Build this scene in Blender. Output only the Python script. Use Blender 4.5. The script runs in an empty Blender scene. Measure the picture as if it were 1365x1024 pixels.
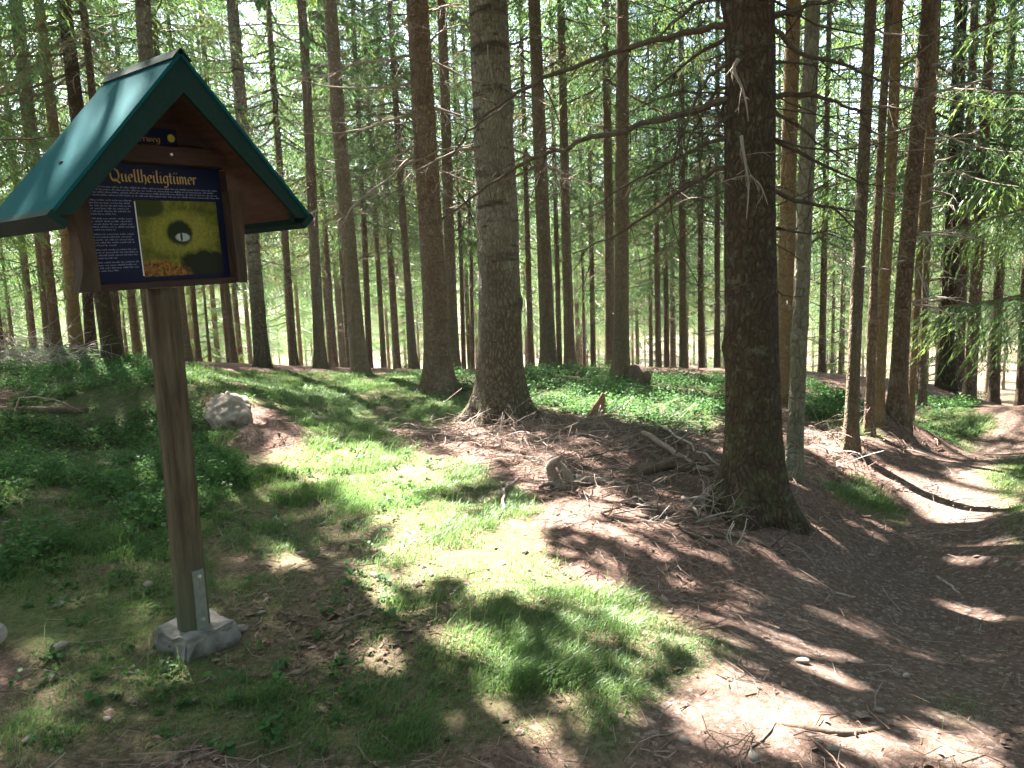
import bpy, math
import numpy as np
from mathutils import Vector, Matrix, Quaternion

# ------------------------------------------------------------------ camera, sky, sun, exposure
SC = bpy.context.scene
COL = SC.collection
FPX = 1025.0                                   # focal length in pixels of the 1365 px wide photograph
PITCH, ROLL = math.radians(8.0), 0.035
CAM = np.array([0.0, 0.0, 1.6])
FW = np.array([0, math.cos(PITCH), -math.sin(PITCH)])
UP0 = np.array([0, math.sin(PITCH), math.cos(PITCH)])
RT = np.array([1.0, 0, 0]) * math.cos(ROLL) - UP0 * math.sin(ROLL)
UP = UP0 * math.cos(ROLL) + np.array([1.0, 0, 0]) * math.sin(ROLL)
cd = bpy.data.cameras.new('camera')
cam = bpy.data.objects.new('camera', cd)
COL.objects.link(cam)
cd.sensor_width = 36.0
cd.lens = 36.0 * FPX / 1365.0
cd.clip_start, cd.clip_end = 0.05, 2000.0
cam.matrix_world = Matrix(((RT[0], UP[0], -FW[0], CAM[0]), (RT[1], UP[1], -FW[1], CAM[1]),
                           (RT[2], UP[2], -FW[2], CAM[2]), (0, 0, 0, 1)))
SC.camera = cam

SUN_EL = math.radians(52)
SUN_H = np.array([-0.515, 0.857]) / math.hypot(0.515, 0.857)
SUN = np.array([SUN_H[0] * math.cos(SUN_EL), SUN_H[1] * math.cos(SUN_EL), math.sin(SUN_EL)])   # towards the sun
w = bpy.data.worlds.new('World')
SC.world = w
w.use_nodes = True
nt = w.node_tree
sky = nt.nodes.new('ShaderNodeTexSky')
sky.sky_type = 'NISHITA'
sky.sun_disc = False
sky.sun_elevation = SUN_EL
sky.sun_rotation = math.atan2(SUN[0], SUN[1])
sky.dust_density = 2.0
nt.links.new(sky.outputs[0], nt.nodes['Background'].inputs[0])
nt.nodes['Background'].inputs[1].default_value = 0.05
sl = bpy.data.lights.new('sun', 'SUN')
sl.energy = 5.0
sl.angle = math.radians(0.53)
sl.color = (1.0, 0.95, 0.87)
so = bpy.data.objects.new('sun', sl)
COL.objects.link(so)
so.rotation_mode = 'QUATERNION'
so.rotation_quaternion = Vector(SUN).to_track_quat('Z', 'Y')
so.location = (0, 0, 40)
vs = SC.view_settings
vs.view_transform = 'Standard'
vs.look = 'None'
vs.gamma = 1.0
vs.use_curve_mapping = False
vs.exposure = 4.1
SC.cycles.use_denoising = True
SC.cycles.max_bounces = 8
SC.cycles.diffuse_bounces = 4
SC.cycles.transparent_max_bounces = 8

# ------------------------------------------------------------------ numbers
rng = np.random.default_rng(7)
def ss(a, b, x):
    t = np.clip((np.asarray(x, float) - a) / (b - a), 0, 1)
    return t * t * (3 - 2 * t)
def _h(i, j, k):
    n = (i * 374761393 + j * 668265263 + k * 1442695041) & 0xFFFFFFFF
    n = ((n ^ (n >> 13)) * 1274126177) & 0xFFFFFFFF
    return ((n ^ (n >> 16)) & 0xFFFFFF) / float(0xFFFFFF)
def noise(x, y, z=0.0):
    x, y, z = np.broadcast_arrays(np.asarray(x, float), np.asarray(y, float), np.asarray(z, float))
    i, j, k = np.floor(x).astype(np.int64), np.floor(y).astype(np.int64), np.floor(z).astype(np.int64)
    fx, fy, fz = x - i, y - j, z - k
    fx, fy, fz = fx * fx * (3 - 2 * fx), fy * fy * (3 - 2 * fy), fz * fz * (3 - 2 * fz)
    r = 0
    for a in (0, 1):
        for b in (0, 1):
            for c in (0, 1):
                r = r + _h(i + a, j + b, k + c) * (fx if a else 1 - fx) * (fy if b else 1 - fy) * (fz if c else 1 - fz)
    return r * 2 - 1
def fbm(x, y, z=0.0, o=4):
    r, a, s = 0, 0.5, 1.0
    for q in range(o):
        r = r + a * noise(np.asarray(x) * s + 17.3 * q, np.asarray(y) * s - 9.1 * q, np.asarray(z) * s)
        a *= 0.5; s *= 2.03
    return r
def ray(u, v):
    return FW + RT * ((u - 682.5) / FPX) - UP * ((v - 512) / FPX)
def at(u, v, D):
    """the point seen at photograph pixel (u, v) at distance D along world y"""
    d = ray(u, v)
    return CAM + d * (D / d[1])

# ------------------------------------------------------------------ terrain
CP = []
for u, v, D in [(60, 484, 12), (105, 479, 15), (150, 484, 12), (60, 560, 7.9), (20, 640, 5.7), (30, 760, 4.05), (200, 560, 8.0), (228, 514, 8.3), (300, 515, 10.5),
                (350, 490, 14.6), (480, 500, 13.2), (586, 522, 10.8), (668, 558, 8.6), (732, 495, 13.2), (828, 507, 11.7), (910, 510, 11.8),
                (1005, 690, 4.95), (1057, 640, 5.8), (1045, 547, 9.0), (1133, 603, 6.7), (1166, 570, 7.7), (1195, 556, 8.0),
                (1090, 705, 4.75), (1240, 690, 5.75), (1200, 760, 4.7), (1290, 600, 9.2), (1330, 560, 12.2), (1345, 546, 15.5),
                (1230, 610, 8.0), (1362, 690, 4.75), (1362, 610, 7.2), (1265, 522, 14), (1297, 545, 13.5), (1210, 560, 8.6)]:
    CP.append(at(u, v, D))
for x, y, z in [(-1.4, 3.25, 0), (-3, 2, 0.04), (0, 2, 0), (0, 4, 0.02), (-1, 6, 0), (0.6, 3.4, 0), (0.6, 6.3, 0.08), (1.2, 5.2, 0.02), (1.4, 6.6, 0.12),
                (2.3, 7.6, 0.1), (-2, 9, 0.02), (-5, 4, 0.2), (1.0, 2.4, -0.06), (1.8, 3, -0.17), (1.5, 1.6, -0.06), (2.6, 2.4, -0.05), (2.2, 3.7, -0.28),
                (3.2, 3.6, -0.06), (4.2, 4.4, 0.12), (0, -6, 0), (-8, -4, 0.3), (8, -4, 0.1), (-14, 4, 0.8), (-16, 14, 0.9), (9, 6, 0.1), (14, 6, 0),
                (0, 20, -0.95), (-8, 20, -0.35), (8, 20, -1.5), (18, 18, -2.2), (0, 27, -2.0), (-14, 28, -1.4), (14, 30, -3.3), (0, 40, -4), (-25, 40, -3.6),
                (28, 40, -5.0), (0, 60, -7), (-40, 60, -6.5), (40, 60, -8), (-35, 10, 0.8), (35, 10, -1.0), (-20, -15, 0.6), (20, -15, 0.1),
                (6.2, 9.5, -0.35), (12.5, 18, -2.0), (11, 12, -0.9)]:
    CP.append(np.array([x, y, z]))
CP = np.array(CP)
def _k(d2):
    return 0.5 * d2 * np.log(d2 + 1e-9)
_n = len(CP)
_A = np.zeros((_n + 3, _n + 3))
_d2 = ((CP[:, None, :2] - CP[None, :, :2]) ** 2).sum(-1)
_A[:_n, :_n] = _k(_d2) + np.eye(_n) * 0.02
_A[:_n, _n] = 1; _A[:_n, _n + 1:] = CP[:, :2]; _A[_n, :_n] = 1; _A[_n + 1:, :_n] = CP[:, :2].T
_W = np.linalg.solve(_A, np.concatenate([CP[:, 2], [0, 0, 0]]))
def g0(x, y):
    x, y = np.broadcast_arrays(np.asarray(x, float), np.asarray(y, float))
    sh = x.shape
    X, Y = x.ravel(), y.ravel()
    out = np.empty(X.size)
    for i in range(0, X.size, 40000):
        a, b = X[i:i + 40000], Y[i:i + 40000]
        d2 = (a[:, None] - CP[None, :, 0]) ** 2 + (b[:, None] - CP[None, :, 1]) ** 2
        out[i:i + 40000] = _k(d2) @ _W[:_n] + _W[_n] + _W[_n + 1] * a + _W[_n + 2] * b
    r = np.hypot(X, Y)
    far = -9.0 * ss(-10, 45, Y) + 0.4 * (1 - ss(-10, 45, Y))
    m = ss(38, 75, r)
    return (out * (1 - m) + far * m).reshape(sh)
def ground_hit(u, v):
    d = ray(u, v)
    D = np.concatenate([np.arange(1.2, 16, 0.05), np.arange(16, 60, 0.4)])
    P = CAM[None] + d[None] * (D / d[1])[:, None]
    below = P[:, 2] < g0(P[:, 0], P[:, 1])
    i = int(np.argmax(below)) if below.any() else len(D) - 1
    return P[i]

# ------------------------------------------------------------------ maps of the ground, in world metres
GX0, GX1, GY0, GY1, GS = -11.0, 11.0, 0.6, 19.0, 0.04
mx = np.arange(GX0, GX1, GS); my = np.arange(GY0, GY1, GS)
MX, MY = np.meshgrid(mx, my, indexing='ij')
def raster(polys, blur=1, wob=0.0, seed=0.0):
    M = np.zeros(MX.shape)
    px = MX + wob * fbm(MX * 2.2 + seed, MY * 2.2, seed, 3)
    py = MY + wob * fbm(MX * 2.2 - seed, MY * 2.2 + 40, seed, 3)
    for p in polys:
        w_ = [ground_hit(u, v)[:2] for u, v in p]
        ins = np.zeros(MX.shape, bool)
        for (x1, y1), (x2, y2) in zip(w_, w_[1:] + w_[:1]):
            if abs(y2 - y1) < 1e-9:
                continue
            c = ((y1 > py) != (y2 > py)) & (px < (x2 - x1) * (py - y1) / (y2 - y1) + x1)
            ins ^= c
        M[ins] = 1
    for _ in range(blur):
        for ax in (0, 1):
            M = (np.roll(M, 1, ax) + np.roll(M, -1, ax) + M) / 3
    return M
def look(M, x, y, out=0.0):
    i = np.round((np.asarray(x) - GX0) / GS).astype(int); j = np.round((np.asarray(y) - GY0) / GS).astype(int)
    ok = (i >= 0) & (j >= 0) & (i < M.shape[0]) & (j < M.shape[1])
    r = np.full(np.shape(x), out, float)
    r[ok] = M[i[ok], j[ok]]
    return r
# where the sun reaches the floor through openings of the canopy
LIT = [[(375, 605), (450, 598), (560, 604), (645, 612), (655, 645), (600, 655), (520, 650), (430, 645), (380, 632)],
       [(225, 489), (400, 492), (560, 499), (560, 524), (400, 528), (250, 522)], [(500, 500), (575, 500), (560, 530), (500, 530)],
       [(690, 522), (760, 524), (965, 568), (930, 582), (820, 562), (760, 552), (700, 542)], [(840, 530), (965, 543), (965, 557), (880, 550)],
       [(700, 497), (800, 500), (960, 520), (960, 527), (800, 510)],
       [(465, 652), (545, 655), (550, 695), (475, 685)],
       [(520, 690), (600, 678), (695, 700), (745, 760), (800, 788), (900, 830), (960, 850), (900, 892), (865, 880), (800, 832), (740, 800), (700, 832), (640, 792), (560, 772), (520, 732)],
       [(480, 860), (545, 868), (540, 905), (490, 895)], [(575, 745), (650, 750), (660, 790), (590, 785)], [(355, 735), (430, 740), (420, 765), (360, 760)],
       [(430, 775), (520, 780), (560, 820), (470, 815)], [(600, 850), (690, 880), (640, 905), (590, 880)],
       [(600, 566), (630, 566), (760, 622), (745, 645), (640, 604), (600, 592)], [(760, 563), (790, 558), (950, 600), (962, 622), (900, 612), (850, 590), (800, 585)],
       [(775, 660), (870, 690), (860, 715), (780, 690)], [(700, 678), (795, 690), (825, 722), (780, 724), (700, 704)],
       [(770, 778), (860, 808), (945, 850), (900, 842)],
       [(955, 938), (1000, 922), (1050, 936), (1095, 966), (1250, 996), (1365, 992), (1365, 1020), (1170, 1020), (1120, 1000), (1050, 990), (980, 1002), (945, 975)],
       [(1215, 828), (1365, 798), (1365, 852), (1300, 852), (1230, 848)], [(1055, 688), (1125, 720), (1205, 750), (1245, 768), (1160, 748), (1090, 728)],
       [(1205, 655), (1260, 638), (1365, 622), (1340, 682), (1270, 698), (1235, 682)], [(1195, 566), (1230, 556), (1300, 600), (1365, 585), (1365, 560), (1320, 556), (1350, 612), (1290, 606)],
       [(1070, 566), (1125, 588), (1185, 640), (1215, 662), (1150, 642), (1085, 612)], [(1275, 738), (1330, 733), (1365, 738), (1335, 752)],
       [(280, 555), (335, 530), (355, 545), (390, 590), (330, 575)], [(355, 598), (440, 612), (430, 640), (370, 620)],
       [(188, 628), (245, 633), (245, 657), (200, 652)], [(85, 483), (200, 488), (235, 505), (180, 512)],
       [(0, 865), (60, 858), (98, 868), (75, 887), (0, 882)], [(185, 808), (228, 818), (190, 828)], [(30, 480), (90, 480), (90, 490), (30, 490)],
       [(1130, 560), (1185, 575), (1170, 600), (1130, 590)], [(1080, 520), (1130, 525), (1130, 535), (1080, 530)]]
M_LIT = raster(LIT, 4, 0.16, 3.1)
_b = fbm(MX * 3.1 + 5, MY * 3.1, 2.0, 3)
M_LIT = np.clip(M_LIT * (0.75 + 0.25 * ss(-0.75, -0.2, _b)) + 0.9 * ss(0.50, 0.58, _b), 0, 1)
GRASS = [[(0, 650), (120, 640), (260, 590), (380, 560), (480, 560), (600, 610), (700, 660), (690, 700), (760, 765), (870, 810), (965, 850), (930, 890), (880, 935),
          (800, 1024), (0, 1024)], [(540, 530), (620, 530), (640, 560), (560, 575)], [(1110, 655), (1140, 640), (1200, 680), (1170, 700)],
         [(1200, 560), (1240, 545), (1300, 545), (1320, 570), (1290, 590)], [(1325, 640), (1365, 600), (1365, 730), (1340, 700)], [(1255, 935), (1300, 925), (1310, 960), (1260, 965)],
         [(340, 520), (560, 520), (560, 560), (420, 590)], [(235, 488), (560, 497), (570, 535), (340, 545), (250, 522)], [(1080, 540), (1180, 575), (1180, 590), (1080, 560)]]
BARE = [[(315, 570), (350, 556), (400, 575), (405, 605), (350, 612), (315, 600)], [(315, 570), (350, 556), (400, 575), (405, 605), (350, 612), (315, 600)], [(290, 680), (400, 670), (560, 700), (520, 760), (400, 790), (300, 740)], [(260, 800), (420, 770), (460, 830), (420, 900), (300, 890)], [(0, 660), (110, 655), (100, 700), (0, 710)],
        [(40, 900), (150, 890), (240, 960), (200, 1010), (60, 980)], [(560, 640), (680, 660), (620, 700)], [(540, 760), (600, 740), (640, 790), (580, 810)], [(0, 855), (110, 850), (100, 890), (0, 900)],
        [(450, 840), (560, 850), (560, 920), (470, 910)], [(310, 560), (380, 560), (440, 620), (360, 640), (300, 600)], [(640, 960), (760, 940), (800, 1024), (640, 1024)], [(250, 960), (340, 950), (350, 1020), (250, 1010)]]
BERRY = [[(0, 470), (100, 478), (240, 490), (255, 522), (285, 548), (300, 600), (340, 640), (280, 690), (240, 745), (120, 735), (0, 780)],
         [(560, 498), (640, 498), (640, 540), (560, 530)], [(690, 495), (970, 508), (970, 580), (880, 575), (760, 552), (690, 540)], [(1070, 510), (1140, 530), (1140, 560), (1070, 555)],
         [(1220, 530), (1290, 535), (1300, 560), (1230, 575)]]
PATH = [[(700, 1024), (860, 950), (950, 880), (1000, 800), (1080, 740), (1130, 735), (1200, 680), (1215, 640), (1260, 600), (1290, 575), (1320, 560), (1335, 545), (1365, 545), (1365, 600),
         (1335, 640), (1345, 700), (1365, 735), (1365, 1024)]]
M_GRASS, M_BARE, M_BERRY, M_PATH = raster(GRASS, 3, 0.25, 1.0), raster(BARE, 3, 0.3, 7.0), raster(BERRY, 3, 0.3, 11.0), raster(PATH, 5, 0.2, 15.0)
M_HEAP = raster([[(318, 572), (350, 558), (398, 576), (402, 604), (350, 610), (318, 600)]], 3, 0.1)
M_GRASS = np.clip(M_GRASS - 0.45 * M_BARE - 0.8 * M_HEAP, 0, 1)
M_BERRY = np.clip(M_BERRY - M_BARE, 0, 1)
def gdetail(x, y):
    near = 1 - ss(14, 30, np.hypot(x, y))
    pth = look(M_PATH, x, y)
    lit = 1 - np.clip(pth + look(M_GRASS, x, y), 0, 1)
    return near * (0.05 * fbm(np.asarray(x) * 1.1, np.asarray(y) * 1.1, 0, 3) + (0.012 + 0.022 * lit) * fbm(np.asarray(x) * 5, np.asarray(y) * 5, 3, 3)) \
        + ss(20, 40, np.hypot(x, y)) * 0.5 * fbm(np.asarray(x) * 0.12, np.asarray(y) * 0.12, 5, 2)
MOUND = ground_hit(362, 592)
def gz(x, y):
    d2 = ((np.asarray(x) - MOUND[0]) / 0.42) ** 2 + ((np.asarray(y) - MOUND[1]) / 0.34) ** 2
    heap = np.exp(-d2) * (0.17 + 0.05 * noise(np.asarray(x) * 9, np.asarray(y) * 9))      # a small heap of soil and needles
    return g0(x, y) + gdetail(x, y) + heap
def gz1(x, y):
    return float(gz(np.array([x]), np.array([y]))[0])

# ------------------------------------------------------------------ mesh helpers
class MB:
    def __init__(s):
        s.v, s.f, s.n, s.at = [], [], 0, []
    def add(s, V, F, a=None):
        V = np.asarray(V, float).reshape(-1, 3)
        s.v.append(V)
        for q in (F if isinstance(F, list) else [F]):
            s.f.append(np.asarray(q, np.int64) + s.n)
        s.n += len(V)
        s.at.append(np.full(len(V), 0.5) if a is None else np.broadcast_to(np.asarray(a, float), (len(V),)))
        return s
    def mesh(s, name, mat, smooth=True):
        me = bpy.data.meshes.new(name)
        V = np.concatenate(s.v)
        lo = np.concatenate([q.ravel() for q in s.f]); tot = np.concatenate([np.full(len(q), q.shape[1]) for q in s.f])
        me.vertices.add(len(V)); me.vertices.foreach_set('co', V.ravel().astype(np.float32))
        me.loops.add(len(lo)); me.loops.foreach_set('vertex_index', lo.astype(np.int32))
        me.polygons.add(len(tot))
        me.polygons.foreach_set('loop_start', (np.cumsum(tot) - tot).astype(np.int32))
        me.polygons.foreach_set('loop_total', tot.astype(np.int32))
        me.polygons.foreach_set('use_smooth', np.full(len(tot), smooth, bool))
        a = me.attributes.new('var', 'FLOAT', 'POINT'); a.data.foreach_set('value', np.concatenate(s.at).astype(np.float32))
        me.update(); me.validate()
        if mat is not None:
            me.materials.append(mat)
        return me
    def obj(s, name, mat, parent=None, smooth=True, loc=None):
        return link(name, s.mesh(name, mat, smooth), parent, loc)
def link(name, me, parent=None, loc=None):
    o = bpy.data.objects.new(name, me)
    COL.objects.link(o)
    if parent is not None:
        o.parent = parent
    if loc is not None:
        o.location = loc
    return o
def tag(o, label=None, cat=None, group=None, kind=None):
    for k, v in (('label', label), ('category', cat), ('group', group), ('kind', kind)):
        if v:
            o[k] = v
    return o
def thing(name, label, cat, loc, group=None):
    o = link(name, None, None, loc)
    o.empty_display_size = 0.2
    return tag(o, label, cat, group)
def tube(P, R, sides=5, cap=True):
    P = np.asarray(P, float); R = np.broadcast_to(np.asarray(R, float), (len(P),))
    T = np.gradient(P, axis=0); T /= np.linalg.norm(T, axis=1)[:, None] + 1e-9
    ref = np.array([0, 0, 1.0]) if abs(T[0][2]) < 0.8 else np.array([1.0, 0, 0])
    A = np.cross(T, ref); A /= np.linalg.norm(A, axis=1)[:, None] + 1e-9
    B = np.cross(T, A)
    th = np.arange(sides) * 2 * math.pi / sides
    V = P[:, None] + R[:, None, None] * (A[:, None] * np.cos(th)[None, :, None] + B[:, None] * np.sin(th)[None, :, None])
    n = len(P)
    i = np.arange(n - 1)[:, None] * sides; j = np.arange(sides)[None]; k = (j + 1) % sides
    F = np.stack([i + j, i + sides + j, i + sides + k, i + k], -1).reshape(-1, 4)
    V = V.reshape(-1, 3)
    Fs = [F]
    if cap:
        V = np.concatenate([V, P[:1], P[-1:]])
        a, b = len(V) - 2, len(V) - 1
        jj = np.arange(sides); kk = (jj + 1) % sides
        Fs.append(np.stack([np.full(sides, a), jj, kk], -1)); o = (n - 1) * sides
        Fs.append(np.stack([np.full(sides, b), o + kk, o + jj], -1))
    return V, Fs
def boxv(c, s, ax=None):
    c = np.asarray(c, float); s = np.asarray(s, float) / 2
    V = np.array([[x, y, z] for x in (-1, 1) for y in (-1, 1) for z in (-1, 1)], float) * s
    if ax is not None:
        V = V @ np.asarray(ax)
    return V + c, np.array([[0, 1, 3, 2], [4, 6, 7, 5], [0, 4, 5, 1], [2, 3, 7, 6], [0, 2, 6, 4], [1, 5, 7, 3]])
def prism(poly, y0, y1):
    """polygon in (x, z) extruded along y from y0 (front) to y1"""
    n = len(poly)
    V = np.array([[x, y0, z] for x, z in poly] + [[x, y1, z] for x, z in poly], float)
    F = [np.array([[i, (i + 1) % n, n + (i + 1) % n, n + i] for i in range(n)]), np.array([list(range(n))[::-1]]), np.array([[n + i for i in range(n)]])]
    return V, F
def lump(c, r, seed, amp=0.25, sub=3, f=1.6, flat=0.0):
    import bmesh
    bm = bmesh.new(); bmesh.ops.create_icosphere(bm, subdivisions=sub, radius=1.0)
    V = np.array([v.co[:] for v in bm.verts]); F = np.array([[v.index for v in q.verts] for q in bm.faces]); bm.free()
    d = 1 + amp * fbm(V[:, 0] * f + seed, V[:, 1] * f, V[:, 2] * f, 4) + 0.35 * amp * np.abs(noise(V[:, 0] * 4 + seed, V[:, 1] * 4, V[:, 2] * 4))
    V = V * d[:, None]
    if flat:
        V[:, 2] = np.minimum(V[:, 2], flat)
    return V * np.asarray(r) + np.asarray(c), F

# ------------------------------------------------------------------ materials
class N:
    def __init__(s, name):
        s.m = bpy.data.materials.new(name); s.m.use_nodes = True
        s.t = s.m.node_tree; s.t.nodes.clear()
        s.out = s.t.nodes.new('ShaderNodeOutputMaterial')
    def n(s, typ, ins=None, **kw):
        q = s.t.nodes.new(typ)
        for k, v in kw.items():
            setattr(q, k, v)
        for k, v in (ins or {}).items():
            if isinstance(v, bpy.types.NodeSocket):
                s.t.links.new(v, q.inputs[k])
            else:
                q.inputs[k].default_value = v
        return q
    def co(s, which='Object', scale=(1, 1, 1)):
        c = s.n('ShaderNodeTexCoord').outputs[which]
        return s.n('ShaderNodeMapping', {'Vector': c, 'Scale': scale}).outputs[0]
    def noise(s, vec, scale, detail=4, rough=0.55):
        return s.n('ShaderNodeTexNoise', {'Vector': vec, 'Scale': scale, 'Detail': detail, 'Roughness': rough}).outputs[0]
    def ramp(s, fac, stops):
        r = s.n('ShaderNodeValToRGB', {'Fac': fac})
        e = r.color_ramp.elements
        while len(e) < len(stops):
            e.new(0.5)
        for q, (p, c) in zip(e, stops):
            q.position = p
            q.color = (c, c, c, 1) if not hasattr(c, '__len__') else (*c[:3], 1)
        return r.outputs[0]
    def mix(s, fac, a, b, typ='MIX'):
        q = s.n('ShaderNodeMix', data_type='RGBA', blend_type=typ)
        for k, v in ((0, fac), (6, a), (7, b)):
            if isinstance(v, bpy.types.NodeSocket):
                s.t.links.new(v, q.inputs[k])
            else:
                q.inputs[k].default_value = (*v[:3], 1) if hasattr(v, '__len__') else v
        return q.outputs[2]
    def math(s, op, a, b=0.0):
        q = s.n('ShaderNodeMath', operation=op)
        for k, v in ((0, a), (1, b)):
            if isinstance(v, bpy.types.NodeSocket):
                s.t.links.new(v, q.inputs[k])
            else:
                q.inputs[k].default_value = v
        return q.outputs[0]
    def attr(s, name, out='Fac'):
        return s.n('ShaderNodeAttribute', attribute_name=name).outputs[out]
    def surf(s, color, rough=0.85, bump=None, dist=0.01, strength=0.8, metal=0.0, spec=0.3):
        p = s.n('ShaderNodeBsdfPrincipled', {'Roughness': rough, 'Metallic': metal, 'Specular IOR Level': spec})
        if isinstance(color, bpy.types.NodeSocket):
            s.t.links.new(color, p.inputs['Base Color'])
        else:
            p.inputs['Base Color'].default_value = (*color, 1)
        if bump is not None:
            b = s.n('ShaderNodeBump', {'Height': bump, 'Distance': dist, 'Strength': strength})
            s.t.links.new(b.outputs[0], p.inputs['Normal'])
        s.t.links.new(p.outputs[0], s.out.inputs[0])
        return s.m
    def leafy(s, dcol, tcol, trans=0.45, gloss=0.06, rough=0.45):
        d = s.n('ShaderNodeBsdfDiffuse', {'Color': dcol}); t = s.n('ShaderNodeBsdfTranslucent', {'Color': tcol})
        g = s.n('ShaderNodeBsdfGlossy', {'Roughness': rough}); g.inputs['Color'].default_value = (1, 1, 1, 1)
        a = s.n('ShaderNodeMixShader', {0: trans, 1: d.outputs[0], 2: t.outputs[0]})
        b = s.n('ShaderNodeMixShader', {0: gloss, 1: a.outputs[0], 2: g.outputs[0]})
        s.t.links.new(b.outputs[0], s.out.inputs[0])
        return s.m

def bark(name, ca, cb, dark, scale=1.0, rings=0.0, moss=0.0, flaky=0.5, lichen=0.0, scaly_foot=False):
    m = N(name)
    o = m.co('Object')
    wob = m.n('ShaderNodeMixRGB', {'Fac': 0.12, 'Color1': o, 'Color2': m.n('ShaderNodeTexNoise', {'Vector': o, 'Scale': 5.0}).outputs[1]}).outputs[0]
    st = m.n('ShaderNodeMapping', {'Vector': wob, 'Scale': (1, 1, 0.42)}).outputs[0]
    vor = m.n('ShaderNodeTexVoronoi', {'Vector': st, 'Scale': 26 * scale}, feature='DISTANCE_TO_EDGE').outputs['Distance']
    vcol = m.n('ShaderNodeTexVoronoi', {'Vector': st, 'Scale': 26 * scale}).outputs['Color']
    crack = m.ramp(vor, [(0.0, 0.0), (0.22, 1.0)])
    fine = m.noise(m.co('Object', (1, 1, 0.35)), 55 * scale, 6, 0.65)
    big = m.noise(m.co('Object', (1, 1, 0.5)), 3.2, 4)
    rnd = m.n('ShaderNodeObjectInfo').outputs['Random']
    col = m.mix(m.ramp(m.math('ADD', m.math('MULTIPLY', big, 0.6), m.math('MULTIPLY', m.n('ShaderNodeSeparateColor', {0: vcol}).outputs[0], 0.4)), [(0.3, 0.0), (0.7, 1.0)]), ca, cb)
    col = m.mix(m.ramp(fine, [(0.35, 0.45), (0.6, 0.0)]), col, dark)
    col = m.mix(m.math('MULTIPLY', m.math('SUBTRACT', 1.0, crack), flaky), col, dark)
    if rings:
        z = m.noise(m.co('Object', (0.8, 0.8, 4.2)), 1.6, 3)
        col = m.mix(m.math('MULTIPLY', m.ramp(z, [(0.56, 0.0), (0.66, 1.0)]), rings), col, dark)
    if rings:       # dark branch scars, short dashes across the stem
        sc = m.noise(m.co('Object', (1, 1, 4.5)), 5.5, 2, 0.5)
        col = m.mix(m.math('MULTIPLY', m.ramp(sc, [(0.62, 0.0), (0.68, 1.0)]), min(1.0, rings + 0.2)), col, dark)
        pt = m.noise(m.co('Object', (1, 1, 0.6)), 1.7, 3)
        col = m.mix(m.ramp(pt, [(0.35, 0.5), (0.6, 0.0)]), col, m.mix(0.5, dark, ca))
    if scaly_foot:  # the old foot of the stem is brown and scaly
        zf = m.n('ShaderNodeSeparateXYZ', {0: m.n('ShaderNodeTexCoord').outputs['Object']}).outputs[2]
        k_ = m.ramp(m.math('ADD', m.math('MULTIPLY', zf, 0.28), m.math('MULTIPLY', m.math('SUBTRACT', big, 0.5), 0.9)), [(0.25, 0.9), (0.6, 0.0)])
        pl = m.ramp(vor, [(0.0, 0.0), (0.3, 1.0)])
        col = m.mix(k_, col, m.mix(pl, dark, (0.14, 0.10, 0.07)))
    if lichen:
        l = m.noise(m.co('Object'), 14, 5, 0.7)
        col = m.mix(m.ramp(l, [(0.56, 0.0), (0.68, lichen)]), col, (0.30, 0.33, 0.25))
    if moss:
        zz = m.n('ShaderNodeSeparateXYZ', {0: m.n('ShaderNodeTexCoord').outputs['Object']}).outputs[2]
        k = m.math('MULTIPLY', m.ramp(m.math('MULTIPLY', zz, 0.25), [(0.0, 1.0), (0.35, 0.25), (1.0, 0.1)]), m.ramp(m.noise(m.co('Object'), 7, 5, 0.7), [(0.45, 0.0), (0.62, moss)]))
        col = m.mix(k, col, (0.07, 0.085, 0.03))
    col = m.mix(m.ramp(rnd, [(0.0, 0.25), (0.5, 0.0), (1.0, 0.25)]), col, m.mix(rnd, (0.05, 0.035, 0.025), (0.20, 0.15, 0.10)))
    h = m.math('ADD', m.math('MULTIPLY', crack, 0.7), m.math('MULTIPLY', fine, 0.6))
    return m.surf(col, 0.92, h, 0.024 / scale, 1.0, spec=0.15)
BARK = {
    'red': bark('spruce_bark_red', (0.165, 0.108, 0.072), (0.27, 0.195, 0.142), (0.05, 0.027, 0.018), 1.4, 0.5, 0.35, 0.5, 0.35),
    'brown': bark('spruce_bark_brown', (0.17, 0.125, 0.082), (0.26, 0.20, 0.135), (0.06, 0.044, 0.032), 1.8, 0.3, 0.5, 0.5, 0.35),
    'ochre': bark('spruce_bark_ochre', (0.26, 0.165, 0.08), (0.34, 0.24, 0.135), (0.07, 0.045, 0.025), 1.8, 0.3, 0.4, 0.4, 0.3),
    'dark': bark('old_spruce_bark', (0.06, 0.040, 0.029), (0.095, 0.062, 0.043), (0.02, 0.014, 0.011), 1.3, 0.35, 0.6, 0.6, 0.3),
    'grey': bark('grey_fir_bark', (0.20, 0.175, 0.135), (0.33, 0.295, 0.235), (0.05, 0.04, 0.03), 1.1, 1.0, 0.5, 0.35, 0.35, True),
    'pale': bark('pale_smooth_bark', (0.19, 0.17, 0.12), (0.29, 0.26, 0.19), (0.07, 0.06, 0.045), 1.2, 0.35, 0.5, 0.12, 0.4),
}
def deadwood(name, a, b):
    m = N(name)
    v = m.attr('var')
    f = m.noise(m.co('Object'), 30, 5, 0.7)
    col = m.mix(m.ramp(f, [(0.35, 0.0), (0.65, 1.0)]), a, b)
    col = m.mix(m.ramp(v, [(0.0, 0.55), (0.5, 0.0), (1.0, 0.0)]), col, (0.05, 0.038, 0.03))
    col = m.mix(m.ramp(v, [(0.5, 0.0), (1.0, 0.6)]), col, (0.34, 0.29, 0.25))
    return m.surf(col, 0.9, f, 0.004, 0.6, spec=0.15)
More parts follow.
